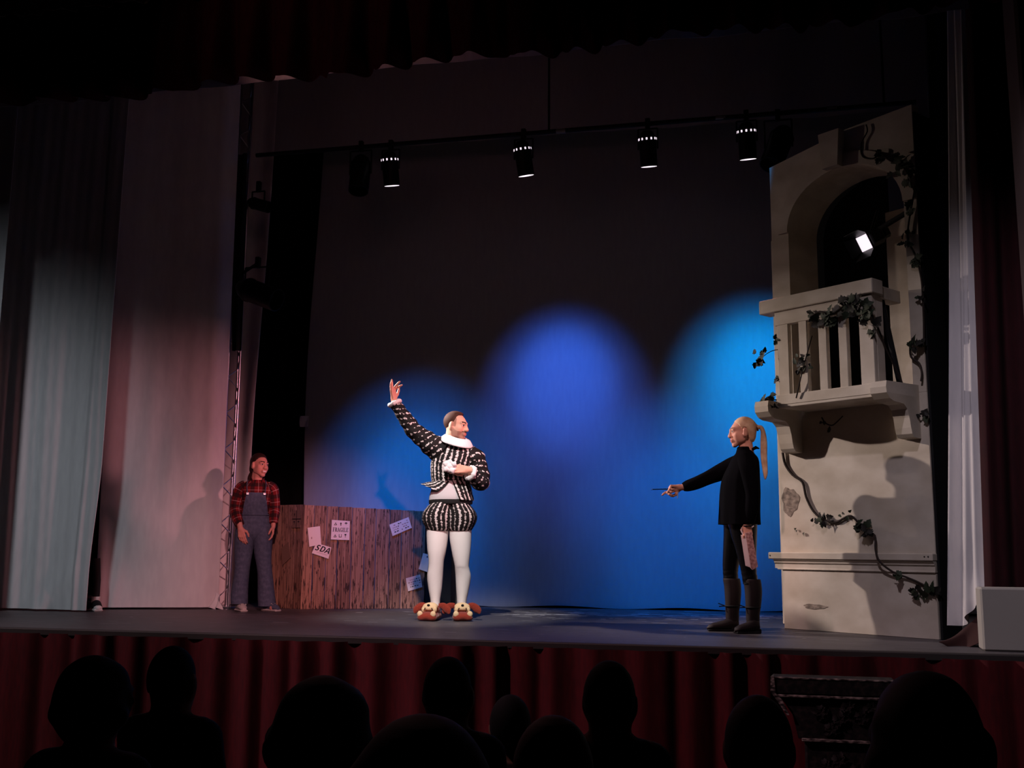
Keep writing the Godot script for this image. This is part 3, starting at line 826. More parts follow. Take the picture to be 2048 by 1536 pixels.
func rigging() -> void:
	var bt := thing("lamp_bar", "long black pipe hung above the backdrop, carrying the row of lanterns", "pipe", Vector3(0, 5.06, -10.6))
	obj("pipe", bar(M.new(), Vector3(-5.5, 0, 0), Vector3(1.6, -0.02, 0), 0.024, 12), m_black, bt)
	for x in [-2.1, 1.3]:
		obj("suspension_rod", bar(M.new(), Vector3(x, 0, 0), Vector3(x, 2.6, 0), 0.012), m_black, bt)
	for x in [-1.97, -0.3, 0.8]:
		obj("tape_band", bar(M.new(), Vector3(x - 0.05, -0.012, 0), Vector3(x + 0.05, -0.012, 0), 0.026, 12), mat(Color(0.5, 0.48, 0.45), 0.8), bt)
	var xs := [-3.88, -2.377, -1.049, -0.042]
	var lb := ["lit black lantern on the bar, leftmost of the four glowing ones", "lit black lantern on the bar, left of centre above the man", "lit black lantern on the bar, second of the glowing ones from the right", "lit black lantern on the bar, rightmost glowing one next to the arch"]
	for i in 4:
		lantern(lb[i], Vector3(xs[i], 4.79, -10.6), Vector3([0.02, 0.10, 0.02, 0.04][i], -1.0, -0.28), true, "lit lanterns on the bar")
	lantern("unlit dark lantern at the left end of the bar", Vector3(-4.23, 4.76, -10.6), Vector3(0.05, -1.0, 0.3), false, "", 1.25)
	lantern("unlit dark lantern hanging in front of the top left corner of the house front", Vector3(0.27, 4.70, -10.6), Vector3(-0.35, -1.0, 0.4), false, "", 1.35)
	# truss tower beside the left curtains
	var tr := thing("lighting_tower", "slim aluminium truss tower standing beside the left curtains", "truss", Vector3(-5.64, 0, -10.6), deg_to_rad(8))
	for q in [[-0.065, 0.04], [0.065, 0.04], [0.0, -0.08]]:
		obj("chord", bar(M.new(), Vector3(q[0], 0.02, q[1]), Vector3(q[0] + 0.005, 6.0, q[1]), 0.0125, 10), m_alu, tr)
	var n := 0
	var y := 0.1
	while y < 5.8:
		var a := -0.065 if n % 2 == 0 else 0.065
		obj("brace", bar(M.new(), Vector3(a, y, 0.04), Vector3(0, y + 0.1, -0.08), 0.006, 6), m_alu, tr)
		obj("brace", bar(M.new(), Vector3(0, y + 0.1, -0.08), Vector3(-a, y + 0.2, 0.04), 0.006, 6), m_alu, tr)
		y += 0.2
		n += 1
	obj("outrigger_arm", bar(M.new(), Vector3(0.0, 3.66, 0.0), Vector3(0.39, 3.66, 0.51), 0.016), m_black, tr)
	obj("base_plate", box(M.new(), Vector3(-0.12, 0, -0.12), Vector3(0.12, 0.02, 0.12), 0.004), m_alu, tr)
	lantern("small dark side lamp high on the left truss tower", Vector3(-5.40, 4.44, -10.5), Vector3(1, -0.35, 0.1), false, "dark side lamps on the left truss", 0.75)
	lantern("large dark side lamp halfway up the left truss tower", Vector3(-5.19, 3.33, -10.15), Vector3(1, -0.4, 0.15), false, "dark side lamps on the left truss", 1.4)
	tag(obj("black_drape", cloth(Vector3(-5.74, 5.05, -10.5), Vector3(-5.56, 5.05, -10.5), Vector3(-5.63, 2.78, -10.5), Vector3(-5.53, 2.78, -10.5), 16, 20, func(u: float, v: float) -> float: return 0.02 * sin(u * 9.0 + v * 3.0)), m_black), "narrow black cloth wrapped down the upper half of the truss tower", "cloth")
	tag(obj("crumpled_cloth", cloth(Vector3(-5.66, 0.17, -10.46), Vector3(-5.62, 0.16, -10.42), Vector3(-5.68, 0.01, -10.36), Vector3(-5.5, 0.01, -10.3), 14, 10, func(u: float, v: float) -> float: return 0.02 * sin(u * 11.0 + v * 7.0)), m_cloth), "crumpled pale cloth at the foot of the truss tower", "cloth")

# ---------- the painted wooden screen with paper signs ----------
const CRATE := Vector3(-4.774, 0, -10.646)
func crate_basis() -> Basis:
	return Basis(Vector3(0.887, 0, -0.461), Vector3.UP, Vector3(0.461, 0, 0.887))

func letters(s: String, h: float, mt: Material, parent: Node, at: Transform3D, font := "Droid Serif", bold := true, width := 0.0) -> void:
	var tm := TextMesh.new()
	var f := SystemFont.new()
	f.font_names = PackedStringArray([font])
	f.font_weight = 700 if bold else 400
	tm.font = f; tm.text = s; tm.font_size = 64; tm.pixel_size = h / 46.0; tm.depth = 0.0006
	tm.horizontal_alignment = HORIZONTAL_ALIGNMENT_CENTER; tm.vertical_alignment = VERTICAL_ALIGNMENT_CENTER
	var o := obj("lettering", tm, mt, parent)
	if width > 0.0:
		at.basis.x *= width
	o.transform = at

func sheet(called: String, label: String, base: Vector3, bs: Basis, corners: Array, mt: Material) -> Node3D:
	# corners run clockwise from the top left, in the plane of the board
	var cn := Vector2.ZERO
	for p in corners:
		cn += p / 4.0
	var t := thing(called, label, "sign", base + bs * Vector3(cn.x, cn.y, 0.014), 0.0)
	t.basis = bs
	var e := PackedVector2Array()
	for p in corners:
		e.append(p - cn)
	obj("paper", prism(M.new(), e, 0.0, 0.0025), mt, t)
	return t

func crate() -> void:
	var cols := [Color(0.52, 0.38, 0.31), Color(0.58, 0.43, 0.35), Color(0.46, 0.33, 0.27), Color(0.54, 0.4, 0.33)]
	var mats := []
	for i in 4:
		var n := FastNoiseLite.new()
		n.seed = 20 + i; n.frequency = 0.02; n.fractal_octaves = 4
		var im := Image.create_empty(128, 512, false, Image.FORMAT_RGB8)
		for y in 512:
			for x in 128:
				var a := n.get_noise_2d(x * 3.2, y * 0.16) * 0.5 + n.get_noise_2d(x * 9.0 + 300.0, y * 0.3) * 0.28
				var d := n.get_noise_2d(x * 2.0 + 900.0, y * 0.5)
				var c: Color = cols[i]
				c = c.lerp(Color(0.74, 0.58, 0.49), clampf(a * 1.5, 0, 1))
				c = c.lerp(Color(0.15, 0.09, 0.07), clampf(-a * 2.2 - 0.1, 0, 0.85))
				if d > 0.33 or (y > 460 and d > 0.05 + (512 - y) * 0.004):
					c = c.lerp(Color(0.12, 0.07, 0.06), 0.7)
				im.set_pixel(x, y, c)
		var m := mat(Color.WHITE, 0.75)
		m.albedo_texture = ImageTexture.create_from_image(im)
		mats.append(m)
	var t := thing("wooden_screen", "waist-high screen of rough brown planks with paper signs behind the man", "screen", CRATE)
	t.basis = crate_basis()
	var ws := [0.11, 0.135, 0.12, 0.15, 0.14, 0.12, 0.15, 0.13, 0.14, 0.125]
	var x := 0.0
	for i in ws.size():
		var w: float = ws[i]
		var top := lerpf(1.095, 1.047, x / 1.3)
		var m := box(M.new(), Vector3(x + 0.002, 0.0, -0.02), Vector3(x + w - 0.002, top, [0.0, 0.004, 0.001, 0.006, 0.002][i % 5]), 0.003)
		for k in m.v.size():
			m.uv[k] = Vector2((m.v[k].x - x) / w * 0.9 + 0.05, 1.0 - m.v[k].y / 1.1)
		obj("plank", m, mats[(i * 7 + 1) % 4], t)
		x += w
	# the side that turns back on the left, and the black end on the right
	var side := Basis(Vector3(-0.998, 0, 0.056), Vector3.UP, Vector3(0.056, 0, 0.998))
	side = crate_basis().inverse() * Basis(Vector3(-0.93, 0, -0.36).normalized(), Vector3.UP, Vector3(-0.36, 0, 0.93).normalized())
	x = 0.0
	for i in 4:
		var w: float = [0.12, 0.1, 0.13, 0.12][i]
		var m := box(M.new(), Vector3(x + 0.002, 0.0, -0.02), Vector3(x + w - 0.002, 1.1, 0.002 * (i % 2)), 0.003)
		for k in m.v.size():
			m.uv[k] = Vector2((m.v[k].x - x) / w * 0.9 + 0.05, 1.0 - m.v[k].y / 1.1)
		var r := M.new()
		var bs := Basis(-side.x, side.y, side.z)
		# mirrored so that planks run leftwards from the corner
		r.join(m, Transform3D(Basis(side.x, side.y, side.z), Vector3.ZERO))
		obj("plank", r, mats[(i * 5 + 2) % 4], t)
		x += w
	obj("end_panel", box(M.new(), Vector3(1.325, 0.0, -0.3), Vector3(1.62, 1.03, -0.02), 0.005), m_black, t)
	# paper signs
	var paper := mat(Color(0.86, 0.80, 0.76), 0.9)
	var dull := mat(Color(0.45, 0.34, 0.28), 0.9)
	var ink := mat(Color(0.08, 0.06, 0.06), 0.8)
	var pale := mat(Color(0.62, 0.5, 0.47), 0.9)
	var b := crate_basis()
	var s1 := sheet("paper_sign", "blank pale paper sheet pinned at the left end of the plank screen", CRATE, b, [Vector2(0.042, 0.853), Vector2(0.172, 0.873), Vector2(0.192, 0.682), Vector2(0.068, 0.652)], paper)
	obj("ink_mark", box(M.new(), Vector3(-0.035, -0.03, 0.002), Vector3(-0.025, -0.008, 0.0032), 0.0004), pale, s1)
	var s2 := sheet("paper_sign", "tilted pale paper sign lettered SDA in bold slanted letters", CRATE + b * Vector3(0, 0, 0.003), b, [Vector2(0.139, 0.695), Vector2(0.300, 0.647), Vector2(0.273, 0.528), Vector2(0.096, 0.586)], paper)
	letters("SDA", 0.062, ink, s2, Transform3D(Basis(Vector3.BACK, deg_to_rad(-17)) * Basis(Vector3(1, 0, 0), Vector3(0.25, 1, 0), Vector3(0, 0, 1)), Vector3(0.012, 0.012, 0.003)), "Droid Sans")
	obj("ink_line", box(M.new(), Vector3(-0.06, -0.002, 0.002), Vector3(0.06, 0.001, 0.0032), 0.0004, Transform3D(Basis(Vector3.BACK, deg_to_rad(-17)), Vector3(0.0, -0.032, 0))), pale, s2)
	var s3 := sheet("paper_sign", "square pale paper sign lettered FRAGILE with small handling symbols", CRATE, b, [Vector2(0.297, 0.941), Vector2(0.489, 0.930), Vector2(0.489, 0.727), Vector2(0.292, 0.732)], paper)
	letters("FRAGILE", 0.043, ink, s3, Transform3D(Basis(Vector3.BACK, deg_to_rad(-1)), Vector3(0.0, 0.003, 0.003)), "Droid Serif", true, 0.62)
	_symbols(s3, ink)
	var s4 := sheet("paper_sign", "tilted pale paper sign with faint print near the top right of the plank screen", CRATE, b, [Vector2(0.917, 0.897), Vector2(1.126, 0.983), Vector2(1.165, 0.866), Vector2(0.955, 0.774)], paper)
	_print(s4, pale, ink, deg_to_rad(22), 0.17)
	var s5 := sheet("paper_sign", "narrow leaning paper sign half hidden behind the man's leg", CRATE, b, [Vector2(1.296, 0.594), Vector2(1.37, 0.575), Vector2(1.345, 0.39), Vector2(1.250, 0.421)], paper)
	obj("ink_mark", box(M.new(), Vector3(0.02, 0.05, 0.002), Vector3(0.032, 0.066, 0.0032), 0.0004), ink, s5)
	var s6 := sheet("paper_sign", "pale paper sign with small print low beside the man's left slipper", CRATE, b, [Vector2(1.111, 0.323), Vector2(1.267, 0.364), Vector2(1.293, 0.230), Vector2(1.139, 0.184)], paper)
	_print(s6, pale, ink, deg_to_rad(14), 0.13)
	var wb := crate_basis() * Basis(side.x, side.y, side.z)
	wb = Basis(-wb.x, wb.y, wb.z)
	wb = Basis(Vector3(0.93, 0, 0.36).normalized(), Vector3.UP, Vector3(-0.36, 0, 0.93).normalized())
	var s7 := sheet("paper_sign", "four dull stencil squares in a grid on the shaded left side of the plank screen", CRATE + wb * Vector3(0, 0, 0.0), wb, [Vector2(-0.158, 1.04), Vector2(-0.035, 1.04), Vector2(-0.030, 0.855), Vector2(-0.15, 0.855)], dull)
	obj("ink_line", box(M.new(), Vector3(-0.065, -0.006, 0.002), Vector3(0.065, 0.004, 0.0032), 0.0004), ink, s7)
	obj("ink_line", box(M.new(), Vector3(-0.004, -0.092, 0.002), Vector3(0.003, 0.092, 0.0032), 0.0004), ink, s7)
	for q in [[-0.032, 0.045, 0], [-0.032, -0.04, 1], [0.03, -0.035, 2]]:
		_symbol(s7, ink, Vector2(q[0], q[1]), q[2], 0.032)
	sheet("paper_sign", "dull brown paper sheet low on the shaded left side of the plank screen", CRATE + wb * Vector3(0, 0, 0.0), wb, [Vector2(-0.31, 0.634), Vector2(-0.203, 0.706), Vector2(-0.158, 0.537), Vector2(-0.279, 0.455)], dull)

func _print(parent: Node, pale: Material, ink: Material, ang: float, w: float) -> void:
	for r in 4:
		var x := -w * 0.5
		while x < w * 0.5:
			var l := rg.randf_range(0.006, 0.022)
			if rg.randf() < 0.7:
				obj("ink_mark", box(M.new(), Vector3(x, -0.004, 0.002), Vector3(x + l, 0.004 + rg.randf() * 0.003, 0.0032), 0.0004, Transform3D(Basis(Vector3.BACK, ang), Basis(Vector3.BACK, ang) * Vector3(0, 0.036 - r * 0.024, 0))), ink if r == 3 or rg.randf() < 0.25 else pale, parent)
			x += l + 0.008

func _symbols(parent: Node, ink: Material) -> void:
	var i := 0
	for p in [Vector2(-0.055, 0.066), Vector2(0.002, 0.064), Vector2(0.057, 0.068), Vector2(-0.056, -0.062), Vector2(-0.001, -0.06), Vector2(0.054, -0.058)]:
		_symbol(parent, ink, p, [3, 0, 2, 3, 4, 1][i], 0.034)
		i += 1

func _symbol(parent: Node, ink: Material, at: Vector2, kind: int, s: float) -> void:
	var q: Array = [
		[Vector2(-0.12, -0.5), Vector2(0.12, -0.5), Vector2(0.12, 0.1), Vector2(0.35, 0.1), Vector2(0, 0.55), Vector2(-0.35, 0.1), Vector2(-0.12, 0.1)],   # arrow
		[Vector2(-0.3, 0.5), Vector2(0.3, 0.5), Vector2(0.25, 0.1), Vector2(0.06, 0), Vector2(0.06, -0.35), Vector2(0.25, -0.5), Vector2(-0.25, -0.5), Vector2(-0.06, -0.35), Vector2(-0.06, 0), Vector2(-0.25, 0.1)],   # glass
		[Vector2(-0.5, 0.05), Vector2(-0.3, 0.35), Vector2(0, 0.45), Vector2(0.3, 0.35), Vector2(0.5, 0.05), Vector2(0.07, 0.08), Vector2(0.07, -0.3), Vector2(-0.07, -0.3), Vector2(-0.07, 0.08)],   # umbrella
		[Vector2(0, 0.5), Vector2(0.5, -0.4), Vector2(0.3, -0.4), Vector2(0, 0.15), Vector2(-0.28, -0.25), Vector2(0.2, -0.25), Vector2(0.26, -0.42), Vector2(-0.5, -0.42)],   # triangle
		[Vector2(-0.45, 0.5), Vector2(-0.28, 0.5), Vector2(-0.28, -0.32), Vector2(0.28, -0.32), Vector2(0.28, 0.5), Vector2(0.45, 0.5), Vector2(0.45, -0.5), Vector2(-0.45, -0.5)]][kind]   # open box
	var e := PackedVector2Array()
	for p in q:
		e.append(at + p * s)
	obj("symbol", prism(M.new(), e, 0.002, 0.0032), ink, parent)

# ---------- white block, patterned stand, shoe ----------
func small_things() -> void:
	tag(obj("white_block", box(M.new(), Vector3(0, 0, -0.2), Vector3(0.62, 0.412, 0.0), 0.012), mat(Color(0.62, 0.6, 0.57), 0.85), null, Vector3(1.395, 0, -7.70)), "plain off-white block at the right end of the stage front", "box")
	(get_node("white_block") as Node3D).rotation.y = deg_to_rad(-2)
	# brown stump of cloth in the gap beside the block
	tag(obj("brown_cloth", cloth(Vector3(1.28, 0.26, -8.2), Vector3(1.62, 0.32, -8.25), Vector3(1.16, 0.005, -8.0), Vector3(1.6, 0.005, -8.0), 24, 12, func(u: float, v: float) -> float: return 0.05 * sin(u * 9.0 + v * 2.0) * v, func(u: float, v: float) -> Vector3: return Vector3(0, -0.22 * (1.0 - v) * (1.0 - u), 0)), mat(Color(0.2, 0.1, 0.09), 0.95)), "dark brown cloth bunched on the floor left of the white block", "cloth")
	var st := noise_tex(0.035, Color(0.02, 0.018, 0.018), Color(0.20, 0.16, 0.15), 256, 4, 1.0, 33)
	var sm := tri_mat(st, Vector3(2.2, 2.2, 2.2), 0.7)
	var worn := tri_mat(noise_tex(0.12, Color(0.05, 0.04, 0.04), Color(0.75, 0.68, 0.64), 128, 3, 0.4, 34), Vector3(3, 3, 3), 0.8)
	var t := thing("patterned_stand", "dark floral-patterned stand with pale worn edges in front of the stage skirt", "stand", Vector3(0.40, -1.1, -7.02))
	obj("top_board", box(M.new(), Vector3(-0.37, 0.86, -0.2), Vector3(0.37, 0.965, 0.0), 0.012), sm, t)
	obj("worn_edge", box(M.new(), Vector3(-0.372, 0.955, -0.01), Vector3(0.372, 0.967, 0.003), 0.003), worn, t)
	obj("worn_edge", box(M.new(), Vector3(-0.34, 0.845, -0.02), Vector3(0.36, 0.862, 0.004), 0.004), worn, t)
	var fl := M.new()
	prism(fl, PackedVector2Array([Vector2(-0.33, 0.86), Vector2(0.33, 0.86), Vector2(0.28, 0.74), Vector2(0.25, 0.6), Vector2(-0.22, 0.6), Vector2(-0.25, 0.74)]), -0.2, -0.02)
	obj("flared_panel", fl, sm, t)
	obj("worn_edge", box(M.new(), Vector3(-0.2, 0.586, -0.05), Vector3(0.26, 0.604, 0.004), 0.004), worn, t)
	obj("worn_edge", prism(M.new(), PackedVector2Array([Vector2(-0.375, 0.97), Vector2(-0.355, 0.97), Vector2(-0.35, 0.87), Vector2(-0.31, 0.83), Vector2(-0.27, 0.74), Vector2(-0.285, 0.74), Vector2(-0.34, 0.82), Vector2(-0.38, 0.88)]), -0.02, 0.006), worn, t)
	obj("lower_panel", box(M.new(), Vector3(-0.18, 0.0, -0.2), Vector3(0.24, 0.59, -0.02), 0.01), sm, t)
	# floral relief on the flared panel
	for q in [[-0.08, 0.76], [0.03, 0.72], [0.08, 0.8], [0.16, 0.74], [0.22, 0.8], [-0.02, 0.66], [0.02, 0.48], [0.12, 0.42], [-0.06, 0.44]]:
		for i in 5:
			var o := obj("petal", leaf_meshes[i % 3], sm, t)
			o.transform = Transform3D((Basis(Vector3.BACK, TAU * i / 5.0 + q[0] * 9.0)).scaled(Vector3.ONE * 0.06), Vector3(q[0], q[1], -0.008))
	# a trainer under the gap between the two curtains, with the trouser leg above it
	var sh := thing("trainer", "black and white trainer with a dark trouser leg in the gap between two curtains", "shoe", Vector3(-6.54, 0, -9.66), deg_to_rad(42))
	var up := M.new()
	loft(up, [[Vector3(0, 0.045, -0.13), Vector3(-0.01, 0, 0), Vector3(0, 0.02, 0)], [Vector3(0, 0.06, -0.11), Vector3(-0.04, 0, 0), Vector3(0, 0.045, 0)], [Vector3(0, 0.06, 0.02), Vector3(-0.045, 0, 0), Vector3(0, 0.05, 0)], [Vector3(0, 0.045, 0.11), Vector3(-0.042, 0, 0), Vector3(0, 0.03, 0)], [Vector3(0, 0.035, 0.15), Vector3(-0.01, 0, 0), Vector3(0, 0.01, 0)]], 16)
	obj("upper", up, m_black, sh)
	obj("sole", box(M.new(), Vector3(-0.046, 0, -0.14), Vector3(0.046, 0.028, 0.155), 0.02), mat(Color(0.8, 0.78, 0.76), 0.7), sh)
	obj("toe_cap", sphere(M.new(), Vector3(0, 0.034, 0.115), Vector3(0.043, 0.03, 0.045), 12), mat(Color(0.8, 0.78, 0.76), 0.7), sh)
	obj("sock", tube(M.new(), [[0, 0.08, -0.07, 0.042], [0, 0.14, -0.07, 0.045]], 12), mat(Color(0.8, 0.78, 0.76), 0.8), sh)
	obj("trouser_leg", tube(M.new(), [[0, 0.12, -0.07, 0.036], [0, 0.3, -0.07, 0.036], [-0.02, 0.52, -0.08, 0.04]], 14), m_black, sh)

# ---------- people: shared anatomy ----------
func head_mesh(style: String, skin: Color, hairc: Color) -> M:   # origin between the ears, face towards +z
	var f := Field.new(Vector3(-0.105, -0.21, -0.13), Vector3(0.105, 0.15, 0.145), 0.0042, 0.0075)
	var fem := style != "man"
	f.ell(Vector3(0, 0.035, -0.018), Vector3(0.073, 0.085, 0.092))
	f.cap(Vector3(0, 0.03, 0.035), Vector3(0, -0.055, 0.042), 0.052, 0.042)
	for s in [-1.0, 1.0]:
		f.cap(Vector3(0.044 * s, -0.055, 0.005), Vector3(0.012 * s, -0.095, 0.064), 0.02 if fem else 0.026, 0.016)
		f.ell(Vector3(0.038 * s, -0.02, 0.058), Vector3(0.024, 0.022, 0.018))
		f.ell(Vector3(0.042 * s, -0.035, 0.028), Vector3(0.028, 0.048, 0.045))
		f.ell(Vector3(0.0785 * s, -0.004, -0.012), Vector3(0.009, 0.031, 0.019), Basis(Vector3.UP, 0.45 * s) * Basis(Vector3.RIGHT, 0.2))
		f.ell(Vector3(0.077 * s, -0.026, -0.004), Vector3(0.008, 0.012, 0.011))
		f.ell(Vector3(0.031 * s, 0.011, 0.102), Vector3(0.016, 0.011, 0.014), Basis(), -0.55)
		f.ell(Vector3(0.031 * s, 0.010, 0.078), Vector3(0.0125, 0.0105, 0.0115))
		f.cap(Vector3(0.012 * s, 0.030, 0.091), Vector3(0.046 * s, 0.031, 0.074), 0.006 if fem else 0.0085, 0.006)
		f.ell(Vector3(0.010 * s, -0.027, 0.102), Vector3(0.0085, 0.0075, 0.009))
	f.cap(Vector3(0, 0.018, 0.092), Vector3(0, -0.022, 0.108 if fem else 0.113), 0.0075, 0.0085 if fem else 0.0105)
	f.cap(Vector3(-0.017, -0.0555, 0.091), Vector3(0.017, -0.0555, 0.091), 0.0065, 0.0065)
	f.cap(Vector3(-0.013, -0.0675, 0.089), Vector3(0.013, -0.0675, 0.089), 0.0075, 0.0075)
	f.ell(Vector3(0, -0.0615, 0.106), Vector3(0.02, 0.0025, 0.006), Basis(), -0.35)
	f.ell(Vector3(0, -0.1, 0.074), Vector3(0.018, 0.014, 0.013))
	f.cap(Vector3(0, -0.04, -0.025), Vector3(0, -0.2, -0.035), 0.046 if fem else 0.057, 0.05 if fem else 0.062)
	var lip := skin.lerp(Color(0.7, 0.2, 0.22), 0.55 if fem else 0.25)
	var dark := Color(0.12, 0.07, 0.05)
	var paint := func(p: Vector3) -> Color:
		var c := skin
		var ax := absf(p.x)
		if p.z > 0.05:
			if pow((ax - 0.031) / 0.0145, 2) + pow((p.y - 0.0105) / 0.0075, 2) < 1.0:
				c = Color(0.85, 0.82, 0.8)
				if absf(ax - 0.031) < 0.0065 or p.y > 0.0145:
					c = dark
			elif absf(p.y - 0.034 - 0.004 * sin((ax - 0.012) * 70.0)) < 0.0055 and ax > 0.012 and ax < 0.05:
				c = dark.lerp(hairc, 0.5) if fem else dark
			elif ax < 0.024 and absf(p.y + 0.0615) < 0.013 * (1.0 - ax * 22.0):
				c = lip
				if style == "smile" and absf(p.y + 0.0615) < 0.0055 and ax < 0.02:
					c = Color(0.92, 0.9, 0.88)
		if style == "man" and c == skin:
			if p.z > 0.07 and p.y < -0.037 and p.y > -0.052 and ax < 0.034:
				c = skin.lerp(Color(0.22, 0.13, 0.1), 0.7)
			elif p.y < -0.045 + 0.04 * smoothstep(0.05, -0.01, p.z) and p.y > -0.13 and p.z > -0.005:
				c = skin.lerp(Color(0.3, 0.2, 0.17), 0.42 if p.z > 0.05 else 0.3)
			elif ax > 0.06 and p.z < 0.03 and p.z > -0.01 and p.y > -0.01 and p.y < 0.07:
				c = skin.lerp(Color(0.25, 0.14, 0.1), 0.35)
		return c
	return f.mesh(paint)

func hair_mesh(style: String) -> M:
	var f := Field.new(Vector3(-0.115, -0.14, -0.15), Vector3(0.115, 0.17, 0.14), 0.005, 0.006)
	if style == "man":
		f.ell(Vector3(0, 0.043, -0.028), Vector3(0.079, 0.09, 0.096))
		f.ell(Vector3(0, 0.112, -0.005), Vector3(0.05, 0.02, 0.055))
		f.cut(func(p: Vector3) -> bool:
			var hl := -0.075
			if p.z > -0.055:
				hl = 0.005 if p.z > -0.03 else lerpf(-0.075, 0.005, (p.z + 0.055) / 0.025)
			if p.z > 0.012:
				hl = lerpf(0.03, 0.104, clampf((p.z - 0.008) / 0.03, 0, 1)) + 0.006 * sin(p.x * 90.0) + 0.02 * smoothstep(0.03, 0.05, absf(p.x)) * smoothstep(0.02, 0.04, p.z)
			return p.y < hl)
	elif style == "blonde":
		f.ell(Vector3(0, 0.038, -0.022), Vector3(0.081, 0.095, 0.1))
		f.ell(Vector3(0, -0.02, -0.06), Vector3(0.062, 0.07, 0.05))
		f.ell(Vector3(0, 0.04, -0.12), Vector3(0.022, 0.022, 0.025))
		f.cut(func(p: Vector3) -> bool:
			var hl := -0.085
			if p.z > -0.05:
				hl = lerpf(-0.085, 0.035, clampf((p.z + 0.05) / 0.03, 0, 1))
			if p.z > 0.0:
				hl = 0.035 + 0.055 * smoothstep(0.0, 0.07, p.z) - 0.02 * smoothstep(0.055, 0.08, absf(p.x)) * smoothstep(0.05, 0.0, p.z)
			return p.y < hl)
	else:
		f.ell(Vector3(0, 0.04, -0.022), Vector3(0.083, 0.095, 0.1))
		f.ell(Vector3(0, -0.03, -0.065), Vector3(0.066, 0.08, 0.05))
		f.cut(func(p: Vector3) -> bool:
			var hl := -0.12
			if p.z > -0.045:
				hl = lerpf(-0.12, 0.03, clampf((p.z + 0.045) / 0.03, 0, 1))
			if p.z > 0.0:
				hl = 0.03 + 0.055 * smoothstep(0.0, 0.06, p.z)
			return p.y < hl)
	return f.mesh()

# wrist at the origin, fingers along +y, palm towards +z, thumb on the side given by sx
func hand_mesh(sx: float, curl: Array, skin: Color, thumb := 0.5, sc := 1.0) -> M:
	var f := Field.new(Vector3(-0.085, -0.06, -0.045), Vector3(0.085, 0.215, 0.115), 0.0042, 0.0035)
	var xs := [0.031, 0.0105, -0.010, -0.029]
	var ys := [0.088, 0.093, 0.088, 0.078]
	var ls := [0.92, 1.0, 0.94, 0.76]
	f.cap(Vector3(0, -0.055, 0), Vector3(0, 0.012, 0), 0.024, 0.023, Vector3.RIGHT, 1.2)
	for i in 4:
		var x: float = xs[i] * sx
		f.cap(Vector3(x * 0.55, 0.012, 0), Vector3(x, ys[i], 0.0), 0.0145, 0.0105)
		var p := Vector3(x, ys[i], 0)
		var a := 0.0
		var c: Array = curl[i]
		var r := 0.0092
		for j in 3:
			a += c[j]
			var sp: float = c[3] * sx * (1.0 if j == 0 else 0.6)
			var q: Vector3 = p + Vector3(sp * 0.03, cos(a), sin(a)).normalized() * [0.042, 0.027, 0.021][j] * ls[i]
			f.cap(p, q, r, r - 0.001)
			r -= 0.001
			p = q
	f.ell(Vector3(0.018 * sx, 0.035, 0.010), Vector3(0.02, 0.03, 0.014))
	var t0 := Vector3(0.022 * sx, 0.02, 0.006)
	var t1 := t0 + Vector3(sx * (0.9 - 0.4 * thumb), 0.75, 0.2 + 0.9 * thumb).normalized() * 0.042
	var t2 := t1 + Vector3(sx * (0.55 - 0.9 * thumb), 0.9, 0.1 + 0.7 * thumb).normalized() * 0.033
	var t3 := t2 + Vector3(sx * (0.3 - 1.0 * thumb), 0.95, 0.1 + 0.5 * thumb).normalized() * 0.024
	f.cap(t0, t1, 0.0135, 0.011); f.cap(t1, t2, 0.0105, 0.0095); f.cap(t2, t3, 0.0095, 0.008)
	var m := f.mesh(null, skin)
	var o := M.new()
	o.join(m, Transform3D(Basis().scaled(Vector3.ONE * sc), Vector3.ZERO))
	return o

func facing(y_dir: Vector3, z_dir: Vector3) -> Basis:
	var y := y_dir.normalized()
	var z := (z_dir - y * z_dir.dot(y)).normalized()
	return Basis(y.cross(z), y, z)

const STRAIGHT := [[0.08, 0.08, 0.06, 0.1], [0.06, 0.06, 0.05, 0.0], [0.08, 0.08, 0.06, -0.1], [0.1, 0.1, 0.08, -0.25]]
const RELAXED := [[0.25, 0.35, 0.2, 0.1], [0.3, 0.4, 0.25, 0.0], [0.35, 0.45, 0.3, -0.1], [0.4, 0.45, 0.3, -0.2]]
const GRIP := [[1.1, 1.3, 0.8, 0.0], [1.15, 1.35, 0.8, 0.0], [1.2, 1.35, 0.8, 0.0], [1.25, 1.35, 0.8, 0.0]]

# ---------- the man ----------
func stripe_texture(sd: int, sparse := false) -> ImageTexture:
	var w := 256; var h := 512
	var im := Image.create_empty(w, h, false, Image.FORMAT_RGB8)
	im.fill(Color(0.05, 0.03, 0.035))
	var n := FastNoiseLite.new()
	n.seed = sd; n.frequency = 0.02
	for s in 8:
		var cx := 16.0 + s * 32.0
		for y in h:
			var t := absf(y - 256.0)   # mirrored, so that it repeats without a seam
			var wob := 6.0 * n.get_noise_2d(s * 400.0, t * 1.2)
			var wd := 6.5 + 7.0 * n.get_noise_2d(s * 400.0 + 90.0, t * 1.7) - (2.5 if s % 2 else 0.0)
			if sparse:
				wd = 2.5 + 10.0 * n.get_noise_2d(s * 400.0 + 90.0, t * 0.8)
			var inner := s % 2 == 1 and not sparse and n.get_noise_2d(s * 400.0 + 200.0, t * 2.0) > -0.1
			var tick := fposmod(t + s * 19.0 + 8.0 * n.get_noise_2d(s * 90.0, t), 38.0) < 2.5
			if wd < 1.5 or tick:
				continue
			for dx in range(-13, 14):
				if absf(dx) > wd or (inner and absf(dx + 1.0) < 0.9):
					continue
				var g := 0.86 + 0.1 * n.get_noise_2d(dx * 9.0 + s * 40.0, y * 5.0)
				im.set_pixel(posmod(int(cx + wob + dx), w), y, Color(g, g * 0.95, g * 0.94))
	return ImageTexture.create_from_image(im)

